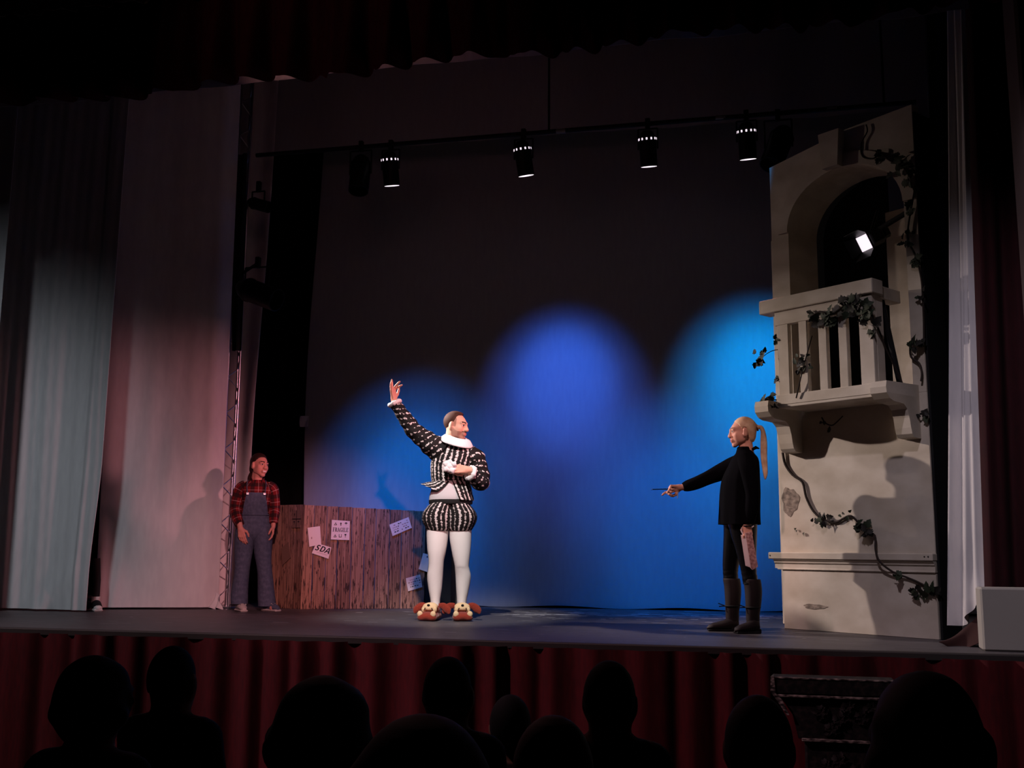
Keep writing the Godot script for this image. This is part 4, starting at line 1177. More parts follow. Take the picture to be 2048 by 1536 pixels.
func fur_ring(m: M, cn: Vector3, ax: Vector3, r: float, tr: float) -> void:   # a fluffy ring round axis ax
	var s := ax.cross(Vector3.UP if absf(ax.y) < 0.9 else Vector3.RIGHT).normalized()
	var q := ax.cross(s).normalized()
	var pts := []
	for i in 33:
		var a := TAU * i / 32.0
		var p := cn + (s * cos(a) + q * sin(a)) * r
		pts.append([p.x, p.y, p.z, tr * (1.0 + 0.14 * sin(i * 2.3) + 0.1 * sin(i * 5.1))])
	tube(m, pts, 10, 1.0, 1.0, false, ax)

func slipper(t: Node3D, pos: Vector3, turn: float, brown: Material, cream: Material, mirror := false) -> void:
	var f := Field.new(Vector3(-0.19, 0.0, -0.18), Vector3(0.19, 0.2, 0.2), 0.008, 0.010)
	f.ell(Vector3(0, 0.04, 0.06), Vector3(0.088, 0.042, 0.10))
	f.ell(Vector3(0, 0.045, -0.07), Vector3(0.072, 0.045, 0.09))
	f.ell(Vector3(0, 0.1, -0.02), Vector3(0.072, 0.045, 0.07))
	f.ell(Vector3(0.05, 0.032, 0.12), Vector3(0.04, 0.03, 0.04))
	f.ell(Vector3(-0.05, 0.032, 0.12), Vector3(0.04, 0.03, 0.04))
	f.cut(func(p: Vector3) -> bool: return p.y < 0.006)
	var s := obj("slipper", _turned(f.mesh(), Basis(Vector3.UP, turn)), brown, t, pos)
	var b := Basis(Vector3.UP, turn)
	var mz := M.new()
	sphere(mz, Vector3(0, 0.122, 0.035), Vector3(0.072, 0.036, 0.058), 18, Basis(Vector3.RIGHT, 0.35))
	sphere(mz, Vector3(-0.052, 0.098, 0.06), Vector3(0.022, 0.03, 0.025), 10)
	sphere(mz, Vector3(0.052, 0.098, 0.06), Vector3(0.022, 0.03, 0.025), 10)
	obj("muzzle", _turned(mz, b), cream, s)
	obj("nose", _turned(sphere(M.new(), Vector3(0, 0.138, 0.084), Vector3(0.014, 0.011, 0.009), 10), b), m_black, s)
	for q in [-1, 1]:
		obj("stitch", _turned(box(M.new(), Vector3(-0.0025, -0.013, -0.004), Vector3(0.0025, 0.013, 0.004), 0.001), b * Basis(Vector3.BACK, 0.5 * q), b * Vector3(0.036 * q, 0.105, 0.086)), m_black, s)
		obj("toe", _turned(sphere(M.new(), Vector3(0.062 * q, 0.062, 0.135), Vector3(0.027, 0.03, 0.022), 12), b), cream, s)
		var ear := M.new()
		tube(ear, smooth([[0.06 * q, 0.13, -0.03, 0.02], [0.105 * q, 0.125, -0.03, 0.032], [0.15 * q, 0.09, -0.02, 0.034], [0.165 * q, 0.06, -0.01, 0.01]], 4), 12, 1.0, 1.0, true, Vector3.UP, 0.6)
		obj("ear", _turned(ear, b), brown, s)

func man_in_doublet() -> void:
	var t := thing("person", "man in a striped black and white doublet and white tights, raising one arm", "person", Vector3(-2.842, 0, -9.508), deg_to_rad(16.64))
	var skin := Color(0.86, 0.64, 0.55)
	var tight := Color(0.88, 0.86, 0.85)
	var f := Field.new(Vector3(-0.62, 0.0, -0.25), Vector3(0.46, 1.75, 0.3), 0.013, 0.014)
	var rx := Vector3.RIGHT
	f.cap(Vector3(0.06, 1.45, -0.02), Vector3(0.035, 1.2, -0.02), 0.11, 0.10, rx, 1.45)
	f.cap(Vector3(0.035, 1.2, -0.02), Vector3(0.03, 0.98, -0.02), 0.10, 0.105, rx, 1.5)
	f.cap(Vector3(-0.08, 1.53, -0.02), Vector3(0.23, 1.48, -0.02), 0.06, 0.06)
	f.chain([Vector3(-0.1, 1.55, -0.02), Vector3(-0.33, 1.75, 0.0), Vector3(-0.505, 1.99, 0.02)], [0.06, 0.045, 0.03])
	f.chain([Vector3(0.25, 1.47, -0.02), Vector3(0.315, 1.26, 0.02), Vector3(0.20, 1.345, 0.16)], [0.058, 0.045, 0.03])
	f.chain([Vector3(-0.075, 0.92, 0), Vector3(-0.089, 0.53, 0.01), Vector3(-0.095, 0.36, -0.02), Vector3(-0.092, 0.13, -0.03)], [0.085, 0.045, 0.044, 0.026])
	f.chain([Vector3(0.125, 0.92, 0), Vector3(0.145, 0.5, 0.01), Vector3(0.158, 0.36, -0.02), Vector3(0.15, 0.13, -0.03)], [0.085, 0.045, 0.044, 0.026])
	f.cap(Vector3(-0.092, 0.1, -0.04), Vector3(-0.092, 0.05, 0.08), 0.036, 0.03)
	f.cap(Vector3(0.15, 0.1, -0.04), Vector3(0.15, 0.05, 0.08), 0.036, 0.03)
	f.cap(Vector3(0.075, 1.5, -0.03), Vector3(0.08, 1.68, -0.02), 0.065, 0.06)
	var body := f.mesh(null, skin)
	var hb := Basis(Vector3.UP, deg_to_rad(62)) * Basis(Vector3.RIGHT, deg_to_rad(6)) * Basis(Vector3.BACK, deg_to_rad(-3))
	var hp := Transform3D(hb.scaled(Vector3.ONE * 1.08), Vector3(0.075, 1.775, 0.0))
	body.join(head_mesh("man", skin, Color(0.3, 0.17, 0.1)), hp)
	# raised hand: two fingers up, two bent towards the right
	var up := [[0.95, 0.5, 0.15, 0.2], [0.75, 0.45, 0.1, 0.0], [0.1, 0.08, 0.05, 0.05], [0.1, 0.1, 0.05, 0.1]]
	body.join(hand_mesh(1.0, [[1.15, 0.1, 0.05, 0.0], [0.85, 0.1, 0.05, 0.0], [0.04, 0.04, 0.03, 0.0], [0.03, 0.03, 0.03, 0.25]], skin, 0.0, 1.08), Transform3D(facing(Vector3(-0.12, 1, 0.05), Vector3(0.9, 0.1, 0.45)), Vector3(-0.512, 2.02, 0.02)))
	# other hand in front of the waist
	body.join(hand_mesh(1.0, [[0.5, 0.5, 0.3, 0.1], [0.6, 0.6, 0.3, 0.0], [0.65, 0.6, 0.35, 0.0], [0.7, 0.6, 0.35, -0.1]], skin, 0.7, 1.08), Transform3D(facing(Vector3(-0.95, 0.06, 0.28), Vector3(-0.15, -0.2, -1)), Vector3(0.185, 1.36, 0.175)))
	obj("body", body, vmat(0.6), t)
	var hair := M.new()
	hair.join(hair_mesh("man"), hp)
	obj("hair", hair, mat(Color(0.26, 0.13, 0.08), 0.75), t)
	# tights
	var tm := mat(tight, 0.75)
	tm.subsurf_scatter_enabled = false
	var legs := [
		[[-0.089, 0.07, -0.02, 0.05, 0.055], [-0.092, 0.165, -0.03, 0.0435, 0.05], [-0.096, 0.28, -0.028, 0.062, 0.062], [-0.098, 0.39, -0.02, 0.0725, 0.072], [-0.091, 0.48, 0.0, 0.069, 0.068], [-0.089, 0.54, 0.01, 0.071, 0.07], [-0.086, 0.63, 0.008, 0.087, 0.085], [-0.083, 0.745, 0.0, 0.099, 0.098], [-0.08, 0.9, -0.01, 0.105, 0.105]],
		[[0.15, 0.07, -0.02, 0.05, 0.055], [0.15, 0.16, -0.03, 0.0435, 0.05], [0.157, 0.28, -0.028, 0.06, 0.062], [0.161, 0.39, -0.02, 0.071, 0.072], [0.15, 0.46, 0.0, 0.067, 0.068], [0.145, 0.50, 0.01, 0.067, 0.07], [0.138, 0.61, 0.008, 0.086, 0.085], [0.13, 0.745, 0.0, 0.1015, 0.098], [0.125, 0.9, -0.01, 0.107, 0.105]]]
	for i in 2:
		var rings := []
		for q in smooth(legs[i], 6):
			rings.append(ry(q[0], q[1], q[2], q[3], q[4]))
		obj("tights", loft(M.new(), rings, 28), tm, t)
	# doublet
	var sm := mat(Color.WHITE, 0.8)
	sm.albedo_texture = stripe_texture(3)
	var sl := mat(Color.WHITE, 0.8)
	sl.albedo_texture = stripe_texture(9, true)
	var dm := M.new()
	var dr := []
	for q in smooth([[0.035, 1.25, -0.01, 0.178, 0.125], [0.03, 1.33, -0.01, 0.185, 0.13], [0.045, 1.44, -0.01, 0.2, 0.135], [0.07, 1.53, -0.015, 0.195, 0.125], [0.075, 1.59, -0.02, 0.15, 0.1], [0.08, 1.65, -0.02, 0.085, 0.075]], 5):
		dr.append(ry(q[0], q[1], q[2], q[3], q[4]))
	loft(dm, dr, 56, 3.0, 2.2, true, 0.0, TAU, func(_v: float, a: float) -> float: return 1.0 + 0.014 * sin(a * 24.0))
	obj("doublet", dm, sm, t)
	# its skirt, open in front
	var pm := M.new()
	var nn := 64
	for side in 2:
		for j in 9:
			for i in nn + 1:
				var v := j / 8.0
				var a := lerpf(deg_to_rad(lerpf(183, 203, v)), deg_to_rad(lerpf(537, 506, v)), float(i) / nn)   # from right of the opening, round the back, to its left
				var out := Vector3(0, 0, -1) * cos(a) + Vector3(-1, 0, 0) * sin(a)   # a = 0 back, quarter left, half front
				var th := fposmod(a, TAU)
				var lo := lerpf(1.12, 1.235, smoothstep(PI, PI * 0.55, th))
				if th < PI * 0.55:
					lo = lerpf(1.15, 1.235, smoothstep(0.0, PI * 0.5, th))
				elif th > PI:
					lo = lerpf(1.085, 1.13, smoothstep(PI * 1.6, TAU, th))
				var spread := smoothstep(PI * 0.2, PI * 0.5, th) * smoothstep(PI * 0.95, PI * 0.6, th)
				var rx2 := lerpf(0.178, 0.215 + 0.07 * spread, v) * (1.0 + 0.016 * sin(a * 24.0)) - side * 0.006
				var rz2 := lerpf(0.125, 0.165, v) * (1.0 + 0.016 * sin(a * 24.0)) - side * 0.006
				pm.add(Vector3(0.035 + out.x * rx2, lerpf(1.262, lo, v), -0.01 + out.z * rz2), Vector2(float(i) / nn * 2.9, v * 0.35))
	var half := 9 * (nn + 1)
	for j in 8:
		for i in nn:
			var a := j * (nn + 1) + i
			pm.quad(a, a + nn + 1, a + nn + 2, a + 1)
			pm.quad(a + half, a + half + 1, a + half + nn + 2, a + half + nn + 1)
	for i in nn:
		var a := 8 * (nn + 1) + i
		pm.quad(a, a + half, a + half + 1, a + 1)
	obj("doublet_skirt", pm, sm, t)
	# white shirt and black belt
	var sr := []
	for q in smooth([[0.03, 1.08, -0.005, 0.196, 0.135], [0.035, 1.12, -0.005, 0.199, 0.14], [0.035, 1.2, -0.005, 0.18, 0.13], [0.035, 1.3, -0.005, 0.165, 0.115]], 4):
		sr.append(ry(q[0], q[1], q[2], q[3], q[4]))
	obj("shirt", loft(M.new(), sr, 32), mat(Color(0.78, 0.77, 0.78), 0.85), t)
	obj("belt", loft(M.new(), [ry(0.035, 1.05, -0.005, 0.199, 0.14), ry(0.035, 1.06, -0.005, 0.203, 0.144), ry(0.035, 1.085, -0.005, 0.203, 0.144), ry(0.035, 1.092, -0.005, 0.198, 0.139)], 32), m_black, t)
	# puffed breeches
	for i in 2:
		var cx: float = [-0.072, 0.125][i]
		var br := []
		for q in smooth([[cx, 0.805, 0.0, 0.1, 0.105], [cx, 0.83, 0.0, 0.118, 0.122], [cx + [-0.012, 0.012][i], 0.9, 0.0, 0.138, 0.142], [cx + [-0.008, 0.010][i], 0.965, 0.0, 0.137, 0.15], [cx + [0.015, -0.015][i], 1.03, 0.0, 0.118, 0.138], [cx + [0.04, -0.03][i], 1.075, 0.0, 0.095, 0.12]], 5):
			br.append(ry(q[0], q[1], q[2], q[3], q[4]))
		obj("breeches", loft(M.new(), br, 64, 2.2, 2.4, true, 0.0, TAU, func(v: float, a: float) -> float: return 1.0 + 0.035 * sin(a * 16.0 + v * 2.0) * sin(v * PI)), sm, t)
	# sleeves
	var swap := func(m: M) -> M:
		for i in m.uv.size():
			m.uv[i] = Vector2(m.uv[i].y + m.uv[i].x * 0.35, m.uv[i].x * 1.4)
		return m
	var s1 := tube(M.new(), smooth([[-0.05, 1.535, -0.02, 0.115], [-0.14, 1.595, -0.015, 0.108], [-0.23, 1.66, -0.01, 0.09], [-0.32, 1.735, 0.0, 0.078], [-0.385, 1.82, 0.01, 0.07], [-0.44, 1.9, 0.015, 0.06], [-0.498, 1.975, 0.02, 0.052]], 7), 32, 1.0, 2.3, true, Vector3.BACK, 1.0, func(v: float, a: float) -> float: return 1.0 + 0.05 * sin(v * 42.0 + a) + 0.03 * sin(a * 5.0 + v * 20.0))
	obj("sleeve", swap.call(s1), sl, t)
	var s2 := tube(M.new(), smooth([[0.2, 1.50, -0.02, 0.1], [0.255, 1.47, -0.015, 0.098], [0.292, 1.39, -0.01, 0.086], [0.318, 1.30, 0.005, 0.078], [0.31, 1.245, 0.04, 0.075], [0.265, 1.27, 0.1, 0.066], [0.225, 1.31, 0.145, 0.055]], 7), 32, 1.0, 2.3, true, Vector3.BACK, 1.0, func(v: float, a: float) -> float: return 1.0 + 0.045 * sin(v * 44.0) + 0.03 * sin(a * 5.0 + v * 20.0))
	obj("sleeve", swap.call(s2), sl, t)
	var wf := mat(Color(0.9, 0.88, 0.88), 0.95)
	var c1 := M.new()
	fur_ring(c1, Vector3(-0.502, 1.985, 0.02), Vector3(-0.45, 0.85, 0.05).normalized(), 0.05, 0.021)
	obj("fur_cuff", c1, wf, t)
	var c2 := M.new()
	fur_ring(c2, Vector3(0.212, 1.33, 0.155), Vector3(-0.75, 0.35, 0.55).normalized(), 0.055, 0.022)
	obj("fur_cuff", c2, wf, t)
	# ruff collar: a wide pleated cone
	var rf := M.new()
	var rb := Basis(Vector3.BACK, deg_to_rad(-14)) * Basis(Vector3.RIGHT, deg_to_rad(16))
	var rr := []
	for q in [[0.072, 0.012], [0.085, 0.018], [0.125, 0.004], [0.158, -0.035], [0.160, -0.048], [0.152, -0.046], [0.115, -0.012], [0.075, -0.002]]:
		rr.append(ry(0, q[1], 0, q[0], q[0]))
	rr.reverse()
	loft(rf, rr, 96, 1.0, 1.0, false, 0.0, TAU, func(_v: float, a: float) -> float: return 1.0 + 0.012 * sin(a * 30.0))
	obj("ruff", _turned(rf, rb, Vector3(0.088, 1.665, 0.0)), wf, t)
	# slippers
	var brown := tri_mat(noise_tex(0.15, Color(0.42, 0.12, 0.08), Color(0.6, 0.22, 0.14), 128, 3, 1.0, 41), Vector3(6, 6, 6), 0.95)
	brown.rim_enabled = true; brown.rim = 0.5
	var cream := mat(Color(0.86, 0.74, 0.58), 0.95)
	slipper(t, Vector3(-0.125, 0, 0.05), deg_to_rad(-18), brown, cream)
	slipper(t, Vector3(0.15, 0, 0.05), deg_to_rad(4), brown, cream)
	# what he holds
	var h := thing("lace_handkerchief", "bunched white lace handkerchief held at the man's waist", "handkerchief", t.transform * Vector3(0.02, 1.385, 0.2), deg_to_rad(16.64))
	var lm := M.new()
	for q in [[0, 0, 0, 0.04], [0.035, 0.02, 0.01, 0.03], [-0.03, 0.025, 0.0, 0.032], [0.02, -0.035, 0.01, 0.034], [-0.03, -0.025, 0.01, 0.03], [0.045, -0.015, -0.01, 0.026], [0.0, 0.042, 0.0, 0.026]]:
		var w := M.new()
		sphere(w, Vector3(q[0], q[1], q[2]), Vector3(q[3], q[3] * 0.9, q[3] * 0.8), 14)
		for i in w.v.size():
			w.v[i] += Vector3(sin(w.v[i].y * 180.0), sin(w.v[i].x * 170.0), sin(w.v[i].x * 150.0 + w.v[i].y * 130.0)) * 0.0035
		lm.join(w)
	obj("lace", lm, wf, h)

# ---------- the woman pointing a wand ----------
func woman_with_wand() -> void:
	var t := thing("person", "blonde woman with a long ponytail in black, pointing a wand and holding a booklet", "person", Vector3(-0.217, 0, -8.885), deg_to_rad(1.4))
	var skin := Color(0.86, 0.62, 0.54)
	var f := Field.new(Vector3(-0.56, 0.0, -0.28), Vector3(0.32, 1.56, 0.3), 0.013, 0.013)
	f.cap(Vector3(0.085, 1.30, 0), Vector3(0.05, 1.1, 0), 0.09, 0.08, Vector3.BACK, 1.4)
	f.cap(Vector3(0.05, 1.1, 0), Vector3(0.04, 0.88, 0), 0.08, 0.1, Vector3.BACK, 1.45)
	f.cap(Vector3(0.092, 1.36, -0.11), Vector3(0.092, 1.36, 0.11), 0.034, 0.034)
	f.chain([Vector3(0.06, 1.35, -0.13), Vector3(-0.22, 1.24, -0.13), Vector3(-0.43, 1.158, -0.1)], [0.04, 0.037, 0.023])
	f.chain([Vector3(0.1, 1.34, 0.14), Vector3(0.135, 1.09, 0.19), Vector3(0.098, 0.85, 0.18)], [0.038, 0.034, 0.023])
	f.chain([Vector3(0.0, 0.86, -0.08), Vector3(-0.045, 0.48, -0.085), Vector3(-0.02, 0.3, -0.085), Vector3(-0.035, 0.09, -0.085)], [0.075, 0.048, 0.048, 0.032])
	f.chain([Vector3(0.06, 0.86, 0.08), Vector3(0.10, 0.48, 0.085), Vector3(0.128, 0.3, 0.085), Vector3(0.13, 0.09, 0.085)], [0.075, 0.048, 0.048, 0.032])
	f.cap(Vector3(-0.03, 0.055, -0.085), Vector3(-0.13, 0.045, -0.07), 0.026, 0.018)
	f.cap(Vector3(0.13, 0.055, 0.085), Vector3(0.05, 0.045, 0.11), 0.026, 0.018)
	f.cap(Vector3(0.095, 1.36, 0), Vector3(0.09, 1.5, 0), 0.046, 0.044)
	var body := f.mesh(null, skin)
	var hb := Basis(Vector3.UP, deg_to_rad(-80)) * Basis(Vector3.RIGHT, deg_to_rad(3))
	var hp := Transform3D(hb, Vector3(0.078, 1.60, 0.0))
	body.join(head_mesh("woman", skin, Color(0.7, 0.5, 0.35)), hp)
	# hand on the wand: index along it, the rest closed
	body.join(hand_mesh(-1.0, [[0.25, 0.35, 0.2, 0.0], [1.0, 1.2, 0.7, 0.0], [1.15, 1.3, 0.8, 0.0], [1.2, 1.3, 0.8, 0.0]], skin, 0.85, 1.0), Transform3D(facing(Vector3(-1, -0.1, 0.1), Vector3(0.1, -0.75, 0.65)), Vector3(-0.435, 1.16, -0.1)))
	body.join(hand_mesh(-1.0, [[0.7, 0.8, 0.4, 0.0], [0.75, 0.85, 0.4, 0.0], [0.8, 0.85, 0.45, 0.0], [0.85, 0.85, 0.45, 0.0]], skin, 0.7, 1.0), Transform3D(facing(Vector3(0.02, -1, 0.02), Vector3(-0.35, 0, -0.9)), Vector3(0.098, 0.852, 0.185)))
	obj("body", body, vmat(0.6), t)
	var blond := tri_mat(noise_tex(0.06, Color(0.84, 0.66, 0.52), Color(0.96, 0.83, 0.7), 128, 3, 0.4, 51), Vector3(5, 2, 5), 0.55)
	var hm := M.new()
	hm.join(hair_mesh("blonde"), hp)
	obj("hair", hm, blond, t)
	var pt := M.new()
	for k in 3:
		var dx := -0.008 + 0.008 * k
		tube(pt, smooth([[0.195, 1.63, 0.0, 0.014], [0.222, 1.645, 0.0, 0.018], [0.243, 1.61, 0.004 * k, 0.02], [0.248 + dx, 1.52, 0.006 * k, 0.021], [0.246 + dx, 1.4, 0.008 * k - 0.006, 0.02], [0.252 + dx, 1.3, 0.0, 0.015], [0.256 + dx * 0.6, 1.235 + 0.012 * k, 0.0, 0.012], [0.256 + dx * 0.6, 1.215 + 0.012 * k, 0.0, 0.004]], 6), 12, 1.0, 1.0, true, Vector3.BACK, 0.9)
	obj("ponytail", pt, blond, t)
	var band := M.new()
	fur_ring(band, Vector3(0.198, 1.633, 0), Vector3(0.9, 0.4, 0).normalized(), 0.015, 0.006)
	obj("hair_tie", band, mat(Color(0.35, 0.15, 0.12), 0.7), t)
	# black blouse
	var bm := mat(Color(0.028, 0.026, 0.04), 0.9)
	bm.metallic_specular = 0.12
	var rings := []
	for q in smooth([[0.04, 0.852, 0.0, 0.167, 0.215], [0.042, 0.95, 0.0, 0.163, 0.21], [0.05, 1.1, 0.0, 0.162, 0.2], [0.06, 1.22, 0.0, 0.152, 0.195], [0.085, 1.33, 0.0, 0.125, 0.185], [0.095, 1.39, 0.0, 0.105, 0.16], [0.095, 1.43, 0.0, 0.075, 0.10], [0.09, 1.455, 0.0, 0.062, 0.062]], 5):
		rings.append(ry(q[0], q[1], q[2], q[3], q[4]))
	obj("blouse", loft(M.new(), rings, 48, 1.0, 1.0, true, 0.0, TAU, func(v: float, a: float) -> float: return 1.0 + 0.03 * (1.0 - v) * sin(a * 9.0) + 0.012 * sin(a * 17.0 + v * 4.0) * (1.0 - v)), bm, t)
	var col := M.new()
	loft(col, [ry(0.09, 1.44, 0, 0.062, 0.064), ry(0.089, 1.475, 0, 0.056, 0.058), ry(0.089, 1.482, 0, 0.053, 0.055), ry(0.09, 1.45, 0, 0.05, 0.05)], 28, 1.0, 1.0, false)
	tube(col, [[0.145, 1.455, 0.02, 0.012], [0.185, 1.475, 0.03, 0.014], [0.21, 1.465, 0.035, 0.004]], 8, 1.0, 1.0, true, Vector3.UP, 0.6)
	obj("collar", col, bm, t)
	obj("sleeve", tube(M.new(), smooth([[0.09, 1.375, -0.12, 0.075], [0.0, 1.335, -0.145, 0.078], [-0.1, 1.29, -0.14, 0.07], [-0.2, 1.245, -0.13, 0.06], [-0.3, 1.2, -0.118, 0.054], [-0.38, 1.173, -0.108, 0.045], [-0.415, 1.163, -0.102, 0.033]], 5), 24, 1.0, 1.0, true, Vector3.BACK, 1.0, func(v: float, a: float) -> float: return 1.0 + 0.04 * sin(a * 4.0 + v * 9.0)), bm, t)
	obj("sleeve", tube(M.new(), smooth([[0.095, 1.38, 0.12, 0.07], [0.11, 1.3, 0.165, 0.07], [0.13, 1.18, 0.185, 0.066], [0.138, 1.08, 0.19, 0.06], [0.122, 0.96, 0.188, 0.058], [0.102, 0.875, 0.183, 0.05], [0.1, 0.85, 0.183, 0.036]], 5), 24, 1.0, 1.0, true, Vector3.RIGHT, 1.0, func(v: float, a: float) -> float: return 1.0 + 0.04 * sin(a * 5.0 + v * 8.0)), bm, t)
	var wb := M.new()
	fur_ring(wb, Vector3(0.098, 0.836, 0.185), Vector3.UP, 0.031, 0.006)
	obj("wrist_band", wb, m_black, t)
	# leather trousers and boots
	var lm := mat(Color(0.03, 0.032, 0.04), 0.3)
	var boot := mat(Color(0.13, 0.09, 0.09), 0.6)
	for i in 2:
		var lg: Array = [[[-0.04, 0.38, -0.085, 0.062], [-0.045, 0.46, -0.085, 0.06], [-0.04, 0.53, -0.085, 0.066], [-0.02, 0.65, -0.082, 0.08], [0.005, 0.78, -0.08, 0.098], [0.02, 0.92, -0.075, 0.11]], [[0.115, 0.38, 0.085, 0.062], [0.102, 0.46, 0.085, 0.06], [0.095, 0.53, 0.085, 0.066], [0.082, 0.65, 0.082, 0.083], [0.068, 0.78, 0.08, 0.105], [0.06, 0.92, 0.075, 0.12]]][i]
		var rr := []
		for q in smooth(lg, 8):
			rr.append(ry(q[0], q[1], q[2], q[3], q[3] * 0.97))
		obj("leather_trousers", loft(M.new(), rr, 28, 1.0, 1.0, true, 0.0, TAU, func(v: float, a: float) -> float: return 1.0 + 0.028 * sin(v * 60.0 + 2.0 * sin(a)) * smoothstep(0.45, 0.1, v)), lm, t)
		var bx: float = [-0.038, 0.122][i]
		var bz: float = [-0.085, 0.085][i]
		var dx: float = [-0.06, 0.0][i]
		var br := []
		for q in smooth([[bx + 0.0, 0.02, bz, 0.05, 0.045], [bx, 0.08, bz, 0.052, 0.046], [bx, 0.14, bz, 0.054, 0.05], [bx + 0.008, 0.26, bz, 0.064, 0.06], [bx + 0.008, 0.35, bz, 0.068, 0.064], [bx - 0.0, 0.415, bz, 0.068, 0.066], [bx - 0.0, 0.412, bz, 0.06, 0.058]], 4):
			br.append(ry(q[0], q[1], q[2], q[3], q[4]))
		var bo := obj("boot", loft(M.new(), br, 24, 1.0, 1.0, false, 0.0, TAU, func(v: float, a: float) -> float: return 1.0 + 0.02 * sin(v * 40.0 + a * 2.0) * smoothstep(0.6, 0.2, v)), boot, t)
		var toe: Vector3 = [Vector3(-0.19, 0, 0.03), Vector3(-0.135, 0, 0.06)][i]
		var ft := M.new()
		var hx := Vector3(bx + 0.045, 0.04, bz)
		var dirn := toe.normalized()
		var sd := Vector3.UP.cross(dirn)
		var fr := []
		for q in [[0.0, 0.05, 0.02, 0.02], [0.015, 0.055, 0.042, 0.05], [0.06, 0.06, 0.045, 0.058], [0.12, 0.045, 0.046, 0.042], [0.2, 0.035, 0.045, 0.03], [0.235, 0.028, 0.035, 0.022], [0.25, 0.022, 0.008, 0.008]]:
			var ln: float = q[0] * (toe.length() + 0.06) / 0.25
			fr.append([hx + dirn * ln + Vector3(0, q[1] - 0.04, 0), sd * q[2], dirn.cross(sd) * q[3]])
		loft(ft, fr, 20)
		for k in ft.v.size():
			ft.v[k].y = maxf(ft.v[k].y, 0.012)
		obj("foot", ft, boot, bo)
		var so := M.new()
		box(so, Vector3(-0.045, 0, 0.0), Vector3(0.045, 0.016, toe.length() + 0.055), 0.014, Transform3D(Basis(sd, Vector3.UP, dirn), Vector3(hx.x, 0, hx.z)))
		obj("sole", so, m_black, bo)
		obj("heel", box(M.new(), Vector3(-0.036, 0, -0.006), Vector3(0.036, 0.035, 0.05), 0.006, Transform3D(Basis(sd, Vector3.UP, dirn), Vector3(hx.x, 0, hx.z))), m_black, bo)
		var st := M.new()
		fur_ring(st, Vector3(bx, 0.2, bz), Vector3.UP, 0.06, 0.006)
		var ex: float = [-1.0, 1.0][i]
		for q in [[0.11, 0.02], [0.105, -0.005]]:
			bar(st, Vector3(bx + 0.055 * ex * (1.0 if i == 0 else -1.0) * (1.0 if i == 0 else 1.0), 0.2, bz + 0.02), Vector3(bx - q[0], 0.2 + q[1], bz + 0.02), 0.004, 6)
		obj("strap", st, m_black, bo)
	# wand and booklet
	var wd := thing("wand", "thin dark wand with a pale tip held out by the blonde woman", "wand", t.transform * Vector3(-0.6, 1.143, -0.06), deg_to_rad(1.4))
	obj("stick", bar(M.new(), Vector3(0.1, 0.004, -0.015), Vector3(-0.065, 0, 0.0), 0.004), m_black, wd)
	obj("tip", bar(M.new(), Vector3(-0.065, 0, 0.0), Vector3(-0.078, -0.001, 0.0), 0.0045), mat(Color(0.6, 0.7, 0.85), 0.4), wd)
	obj("cord", bar(M.new(), Vector3(0.145, -0.02, -0.02), Vector3(0.138, -0.075, -0.02), 0.004, 6), mat(Color(0.7, 0.8, 0.9), 0.5), wd)
	var bk := thing("booklet", "folded pink marbled booklet hanging from the blonde woman's lowered hand", "booklet", t.transform * Vector3(0.085, 0.66, 0.20), deg_to_rad(1.4))
	var mb := tri_mat(noise_tex(0.04, Color(0.5, 0.33, 0.32), Color(0.8, 0.62, 0.6), 128, 4, 1.0, 61), Vector3(6, 6, 6), 0.7)
	var pg := mat(Color(0.82, 0.74, 0.74), 0.8)
	for i in 2:
		var e := PackedVector2Array([[Vector2(-0.005, 0.12), Vector2(0.045, 0.13), Vector2(0.085, -0.14), Vector2(0.045, -0.165), Vector2(0.03, -0.15)], [Vector2(-0.035, 0.105), Vector2(-0.005, 0.11), Vector2(0.045, -0.12), Vector2(0.02, -0.145), Vector2(-0.005, -0.135)]][i])
		var z: float = [0.022, -0.015][i]
		obj("cover", prism(M.new(), e, z, z + 0.004), mb if i == 0 else pg, bk)
		var e2 := PackedVector2Array()
		for p in e:
			e2.append(p + Vector2(-0.006, 0.001))
		obj("pages", prism(M.new(), e2, z - 0.01, z), pg, bk)
	obj("page_edge", tube(M.new(), [[-0.03, 0.165, 0.0, 0.005], [-0.036, 0.14, 0.0, 0.006], [-0.018, 0.1, 0.0, 0.005]], 8), pg, bk)
	obj("page_edge", tube(M.new(), [[0.048, 0.165, 0.0, 0.005], [0.062, 0.178, 0.0, 0.004]], 8), pg, bk)

# ---------- the woman in overalls ----------
func plaid_texture() -> ImageTexture:
	var im := Image.create_empty(64, 64, false, Image.FORMAT_RGB8)
	for y in 64:
		for x in 64:
			var c := Color(0.42, 0.06, 0.08)
			if x < 22: c = c.lerp(Color(0.07, 0.02, 0.03), 0.55)
			if y < 22: c = c.lerp(Color(0.07, 0.02, 0.03), 0.55)
			if absi(x - 42) < 2: c = c.lerp(Color(0.8, 0.7, 0.7), 0.6)
			if absi(y - 42) < 2: c = c.lerp(Color(0.8, 0.7, 0.7), 0.6)
			im.set_pixel(x, y, c)
	return ImageTexture.create_from_image(im)

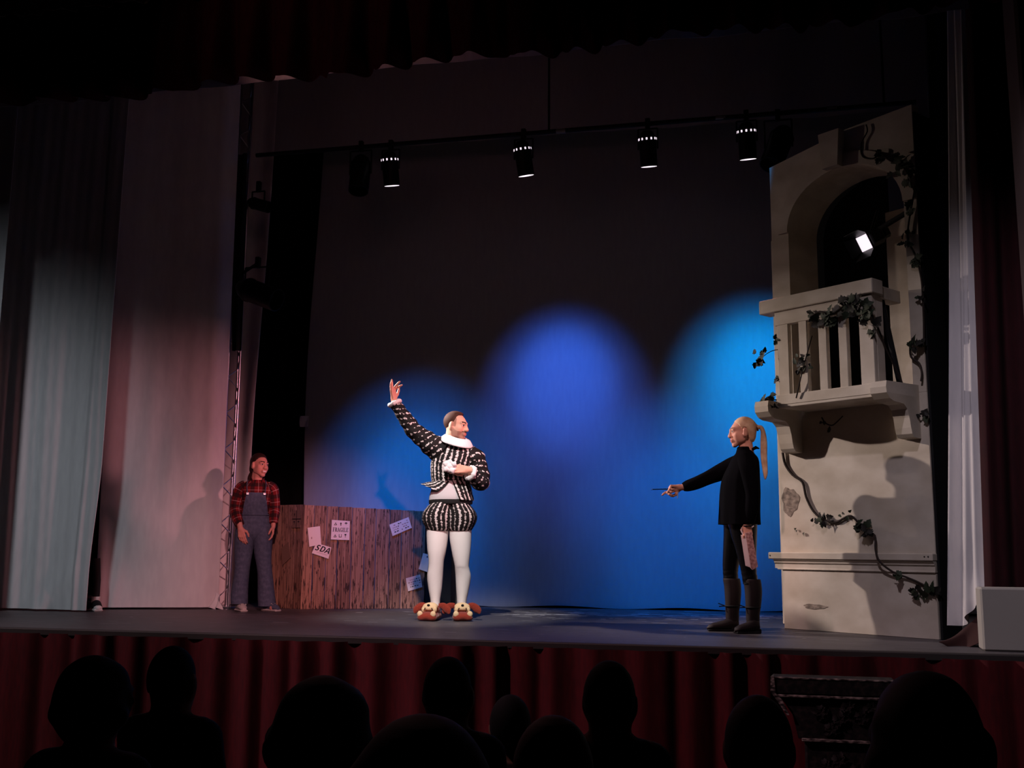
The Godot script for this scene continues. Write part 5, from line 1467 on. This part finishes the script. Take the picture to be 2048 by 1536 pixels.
func woman_in_overalls() -> void:
	var t := thing("person", "smiling woman in blue overalls and a red plaid shirt beside the truss tower", "person", Vector3(-5.085, 0, -10.2), deg_to_rad(26.5))
	var skin := Color(0.82, 0.56, 0.5)
	var f := Field.new(Vector3(-0.3, 0.0, -0.2), Vector3(0.26, 1.45, 0.22), 0.013, 0.013)
	f.cap(Vector3(-0.028, 1.2, 0), Vector3(-0.03, 1.0, 0), 0.085, 0.08, Vector3.RIGHT, 1.35)
	f.cap(Vector3(-0.03, 1.0, 0), Vector3(-0.03, 0.82, 0), 0.08, 0.1, Vector3.RIGHT, 1.45)
	f.cap(Vector3(-0.15, 1.27, 0), Vector3(0.1, 1.27, 0), 0.045, 0.045)
	f.chain([Vector3(-0.17, 1.26, 0), Vector3(-0.225, 1.03, 0.0), Vector3(-0.17, 0.84, 0.13)], [0.045, 0.036, 0.023])
	f.chain([Vector3(0.12, 1.26, 0), Vector3(0.165, 1.04, -0.01), Vector3(0.155, 0.87, 0.06)], [0.045, 0.036, 0.023])
	f.chain([Vector3(-0.11, 0.8, 0), Vector3(-0.135, 0.43, 0.01), Vector3(-0.14, 0.09, -0.02)], [0.08, 0.05, 0.034])
	f.chain([Vector3(0.05, 0.8, 0), Vector3(0.085, 0.43, 0.01), Vector3(0.14, 0.09, -0.02)], [0.08, 0.05, 0.034])
	f.cap(Vector3(-0.14, 0.05, -0.03), Vector3(-0.12, 0.035, 0.1), 0.032, 0.026)
	f.cap(Vector3(0.14, 0.05, -0.03), Vector3(0.18, 0.035, 0.1), 0.032, 0.026)
	f.cap(Vector3(-0.022, 1.25, 0), Vector3(-0.018, 1.4, 0), 0.046, 0.044)
	var body := f.mesh(null, skin)
	var hb := Basis(Vector3.UP, deg_to_rad(38)) * Basis(Vector3.RIGHT, deg_to_rad(2)) * Basis(Vector3.BACK, deg_to_rad(-4))
	var hp := Transform3D(hb.scaled(Vector3.ONE * 1.0), Vector3(-0.008, 1.485, 0.0))
	body.join(head_mesh("smile", skin, Color(0.22, 0.12, 0.1)), hp)
	body.join(hand_mesh(1.0, RELAXED, skin, 0.4, 1.0), Transform3D(facing(Vector3(0.22, -1, 0.12), Vector3(0.35, 0.1, -0.9)), Vector3(-0.17, 0.835, 0.135)))
	body.join(hand_mesh(-1.0, RELAXED, skin, 0.4, 0.95), Transform3D(facing(Vector3(-0.05, -1, 0.1), Vector3(-1, 0, 0.1)), Vector3(0.158, 0.865, 0.06)))
	obj("body", body, vmat(0.6), t)
	var hairm := mat(Color(0.17, 0.08, 0.06), 0.6)
	var hm := M.new()
	hm.join(hair_mesh("brown"), hp)
	obj("hair", hm, hairm, t)
	obj("loose_hair", tube(M.new(), smooth([[-0.07, 1.42, -0.05, 0.03], [-0.095, 1.37, -0.03, 0.026], [-0.105, 1.31, 0.0, 0.018], [-0.095, 1.27, 0.02, 0.006]], 5), 12, 1.0, 1.0, true, Vector3.BACK, 1.0, func(v: float, a: float) -> float: return 1.0 + 0.12 * sin(a * 6.0 + v * 5.0)), hairm, t)
	var pm := mat(Color.WHITE, 0.85)
	pm.albedo_texture = plaid_texture()
	var rings := []
	for q in smooth([[-0.03, 0.93, 0.0, 0.14, 0.115], [-0.03, 1.05, 0.0, 0.145, 0.115], [-0.03, 1.16, 0.0, 0.165, 0.125], [-0.028, 1.25, 0.0, 0.175, 0.11], [-0.025, 1.3, 0.0, 0.14, 0.085], [-0.022, 1.335, 0.0, 0.075, 0.065]], 5):
		rings.append(ry(q[0], q[1], q[2], q[3], q[4]))
	obj("plaid_shirt", loft(M.new(), rings, 40, 9.0, 9.0), pm, t)
	for s in [-1, 1]:
		obj("collar", tube(M.new(), smooth([[-0.022 + 0.01 * s, 1.345, -0.06, 0.018], [-0.022 + 0.062 * s, 1.345, -0.01, 0.02], [-0.022 + 0.05 * s, 1.315, 0.055, 0.022], [-0.022 + 0.045 * s, 1.285, 0.085, 0.006]], 5), 10, 1.0, 3.0, true, Vector3.UP, 0.45), pm, t)
	obj("sleeve", tube(M.new(), smooth([[-0.13, 1.265, 0.0, 0.07], [-0.18, 1.23, 0.0, 0.072], [-0.215, 1.13, 0.0, 0.066], [-0.225, 1.03, 0.005, 0.062], [-0.21, 0.94, 0.06, 0.058], [-0.176, 0.865, 0.115, 0.046]], 5), 24, 4.0, 9.0, true, Vector3.BACK, 1.0, func(v: float, a: float) -> float: return 1.0 + 0.05 * sin(a * 4.0 + v * 12.0)), pm, t)
	obj("sleeve", tube(M.new(), smooth([[0.08, 1.265, 0.0, 0.07], [0.13, 1.23, 0.0, 0.07], [0.155, 1.13, -0.005, 0.062], [0.162, 1.04, -0.01, 0.058], [0.158, 0.95, 0.03, 0.054], [0.156, 0.885, 0.055, 0.044]], 5), 24, 4.0, 9.0, true, Vector3.BACK, 1.0, func(v: float, a: float) -> float: return 1.0 + 0.05 * sin(a * 4.0 + v * 12.0)), pm, t)
	# overalls: legs, seat, bib, straps
	var om := tri_mat(noise_tex(0.05, Color(0.26, 0.29, 0.37), Color(0.35, 0.38, 0.46), 128, 4, 1.0, 71), Vector3(4, 3, 4), 0.85)
	var top := []
	for q in smooth([[-0.035, 0.70, 0.0, 0.06, 0.05], [-0.035, 0.74, 0.0, 0.14, 0.1], [-0.035, 0.80, 0.0, 0.186, 0.137], [-0.033, 0.88, 0.0, 0.172, 0.132], [-0.032, 0.965, 0.0, 0.155, 0.122], [-0.032, 0.985, 0.0, 0.152, 0.12]], 5):
		top.append(ry(q[0], q[1], q[2], q[3], q[4]))
	obj("overalls", loft(M.new(), top, 40), om, t)
	obj("waist_seam", loft(M.new(), [ry(-0.032, 0.966, 0, 0.157, 0.124), ry(-0.032, 0.972, 0, 0.159, 0.126), ry(-0.032, 0.978, 0, 0.156, 0.123)], 40, 1, 1, false), mat(Color(0.12, 0.13, 0.18), 0.85), t)
	for i in 2:
		var lg: Array = [[[-0.152, 0.075, 0.0, 0.086, 0.1], [-0.15, 0.15, 0.0, 0.088, 0.095], [-0.145, 0.28, 0.0, 0.08, 0.085], [-0.135, 0.43, 0.005, 0.076, 0.085], [-0.128, 0.58, 0.0, 0.09, 0.1], [-0.122, 0.76, 0.0, 0.104, 0.128], [-0.115, 0.86, 0.0, 0.09, 0.115]], [[0.125, 0.05, 0.0, 0.09, 0.1], [0.12, 0.14, 0.0, 0.088, 0.095], [0.105, 0.28, 0.0, 0.08, 0.085], [0.085, 0.43, 0.005, 0.076, 0.085], [0.066, 0.58, 0.0, 0.088, 0.1], [0.052, 0.76, 0.0, 0.102, 0.128], [0.047, 0.86, 0.0, 0.088, 0.115]]][i]
		var rr := []
		for q in smooth(lg, 6):
			rr.append(ry(q[0], q[1], q[2], q[3], q[4]))
		obj("overall_leg", loft(M.new(), rr, 28, 1.0, 1.0, true, 0.0, TAU, func(v: float, a: float) -> float: return 1.0 + 0.04 * sin(a * 3.0 + v * 14.0) * (1.0 - v)), om, t)
	var bib := M.new()
	var hw := 0
	for side in 2:
		for j in 9:
			for i in 13:
				var u := i / 12.0 * 2.0 - 1.0
				var v := j / 8.0
				var a := u * lerpf(0.95, 0.55, v)
				var y := lerpf(0.97, 1.2, v)
				bib.add(Vector3(-0.03 + sin(a) * lerpf(0.158, 0.178, v), y, cos(a) * lerpf(0.126, 0.134, v) + side * 0.006))
	for j in 8:
		for i in 12:
			var a := j * 13 + i
			bib.quad(a + 117, a + 118, a + 131, a + 130)
			bib.quad(a, a + 13, a + 14, a + 1)
	for i in 12:
		bib.quad(104 + i, 104 + 117 + i, 105 + 117 + i, 105 + i)
	obj("bib", bib, om, t)
	for s in [-1, 1]:
		obj("strap", tube(M.new(), smooth([[-0.03 + 0.085 * s, 1.185, 0.125, 0.018], [-0.03 + 0.095 * s, 1.26, 0.1, 0.018], [-0.03 + 0.09 * s, 1.32, 0.02, 0.018], [-0.03 + 0.07 * s, 1.28, -0.09, 0.018]], 5), 10, 1.0, 1.0, true, Vector3(0, 0.3, 1), 0.3), om, t)
		obj("buckle", box(M.new(), Vector3(-0.03 + 0.085 * s - 0.014, 1.175, 0.128), Vector3(-0.03 + 0.085 * s + 0.014, 1.2, 0.138), 0.003), m_alu, t)
	# canvas shoes
	var white := mat(Color(0.75, 0.72, 0.7), 0.8)
	for i in 2:
		var c: Vector3 = [Vector3(-0.135, 0, 0.03), Vector3(0.155, 0, 0.03)][i]
		var b := Basis(Vector3.UP, deg_to_rad([16.0, 36.0][i]))
		var sh := M.new()
		loft(sh, [[Vector3(0, 0.05, -0.09), Vector3(-0.02, 0, 0), Vector3(0, 0.03, 0)], [Vector3(0, 0.05, -0.07), Vector3(-0.036, 0, 0), Vector3(0, 0.045, 0)], [Vector3(0, 0.048, 0.03), Vector3(-0.04, 0, 0), Vector3(0, 0.042, 0)], [Vector3(0, 0.036, 0.11), Vector3(-0.04, 0, 0), Vector3(0, 0.03, 0)], [Vector3(0, 0.028, 0.145), Vector3(-0.02, 0, 0), Vector3(0, 0.014, 0)]], 16)
		var so := obj("canvas_shoe", _turned(sh, b), white if i == 0 else om, t, c)
		obj("sole", _turned(box(M.new(), Vector3(-0.04, 0, -0.1), Vector3(0.04, 0.022, 0.15), 0.018), b), white, so)
		for k in 3:
			obj("lace", _turned(bar(M.new(), Vector3(-0.026, 0.085 - k * 0.009, 0.03 + k * 0.025), Vector3(0.026, 0.085 - k * 0.009, 0.03 + k * 0.025), 0.004, 6), b), m_black if i == 0 else white, so)

# ---------- the audience ----------
func audience() -> void:
	# crown of the head, head width, hair fullness, kind
	var who := [
		[Vector3(-2.157, 0.278, -3.200), 0.170, 0.031, "audience member with bushy hair at the far left of the dark front rows", 0],
		[Vector3(-2.367, 0.232, -4.050), 0.174, 0.007, "short-haired audience member seen left of centre against the red skirt", 1],
		[Vector3(-0.988, 0.344, -2.350), 0.166, 0.027, "audience member with full rounded hair below the plank screen", 0],
		[Vector3(-1.193, 0.223, -4.050), 0.172, 0.007, "short-haired audience member directly below the man's slippers", 1],
		[Vector3(-0.475, 0.399, -1.500), 0.157, 0.030, "nearest audience member, a wide dark head at the bottom centre", 0],
		[Vector3(-0.569, 0.227, -4.050), 0.175, 0.011, "audience member with an oval head below and left of the blonde woman", 1],
		[Vector3(-0.452, 0.278, -2.350), 0.156, 0.011, "grey-haired audience member at the bottom centre, right of the nearest head", 2],
		[Vector3(-1.144, -0.024, -4.900), 0.172, 0.009, "small distant audience head just left of the grey-haired one", 1],
		[Vector3(-0.027, 0.229, -3.200), 0.169, 0.012, "audience member whose head covers the left side of the patterned stand", 0],
		[Vector3(0.312, 0.394, -2.350), 0.160, 0.027, "audience member with full hair at the bottom right of the picture", 0],
	]
	var hairs := [mat(Color(0.07, 0.05, 0.045), 0.8), mat(Color(0.06, 0.05, 0.05), 0.85), mat(Color(0.34, 0.3, 0.29), 0.8)]
	var coats := [mat(Color(0.06, 0.06, 0.08), 0.9), mat(Color(0.1, 0.05, 0.06), 0.9), mat(Color(0.05, 0.07, 0.08), 0.9)]
	for i in who.size():
		var w: Array = who[i]
		var crown: Vector3 = w[0]
		var full: float = w[2]
		var hw: float = w[1]
		var t := thing("person", w[3], "person", Vector3(crown.x, -1.1, crown.z), 0.0)
		var top: float = crown.y + 1.1 - full
		var f := Field.new(Vector3(-0.34, 0.0, -0.75), Vector3(0.34, top + 0.03, 0.25), 0.02, 0.018)
		var hs := hw / 0.16
		var c := Vector3(0, top - 0.115 * hs, -0.0)
		f.ell(c, Vector3(hw * 0.47, 0.115 * hs, hw * 0.58))
		f.ell(c + Vector3(0, -0.06, -0.04), Vector3(hw * 0.36, 0.07, 0.05))
		for s in [-1.0, 1.0]:
			f.ell(c + Vector3(hw * 0.49 * s, -0.015, 0.0), Vector3(0.012, 0.032, 0.02))
			f.chain([Vector3(0.17 * s, top - 0.34, 0), Vector3(0.21 * s, top - 0.6, -0.05), Vector3(0.13 * s, top - 0.68, -0.28)], [0.055, 0.045, 0.03])
			f.chain([Vector3(0.09 * s, 0.48, -0.02), Vector3(0.11 * s, 0.5, -0.42), Vector3(0.11 * s, 0.06, -0.5)], [0.08, 0.06, 0.04])
			f.cap(Vector3(0.11 * s, 0.04, -0.48), Vector3(0.12 * s, 0.035, -0.66), 0.04, 0.035)
		f.cap(c + Vector3(0, -0.08, 0.01), Vector3(0, top - 0.3, 0.02), 0.055, 0.065)
		f.cap(Vector3(-0.13, top - 0.33, 0.01), Vector3(0.13, top - 0.33, 0.01), 0.065, 0.065)
		f.cap(Vector3(0, top - 0.38, 0.02), Vector3(0, 0.5, 0.0), 0.12, 0.12, Vector3.RIGHT, 1.3)
		var neck := top - 0.27
		var cc: Color = (coats[i % 3] as StandardMaterial3D).albedo_color
		var skin := Color(0.5, 0.36, 0.3)
		obj("body", f.mesh(func(p: Vector3) -> Color: return skin if p.y > neck else cc), vmat(0.9), t)
		var hf := Field.new(Vector3(-0.2, -0.22, -0.2), Vector3(0.2, 0.2, 0.2), 0.012, 0.01)
		hf.ell(Vector3(0, 0.012, 0.012), Vector3(hw * 0.49 + full, 0.112 * hs + full, hw * 0.6 + full * 0.8))
		if full > 0.02:
			for k in 26:
				var a := rg.randf() * TAU
				var b := rg.randf_range(-0.6, 1.3)
				hf.ell(Vector3(cos(a) * cos(b) * (hw * 0.45 + full), sin(b) * 0.1, sin(a) * cos(b) * (hw * 0.5 + full)), Vector3.ONE * rg.randf_range(0.02, 0.038))
		var lowest := -0.14 if w[4] == 0 else -0.05
		hf.cut(func(p: Vector3) -> bool: return p.y < lowest or (p.z < -0.05 and p.y < 0.04))
		var hm := M.new()
		hm.join(hf.mesh(), Transform3D(Basis(), c))
		obj("hair", hm, hairs[w[4]], t)
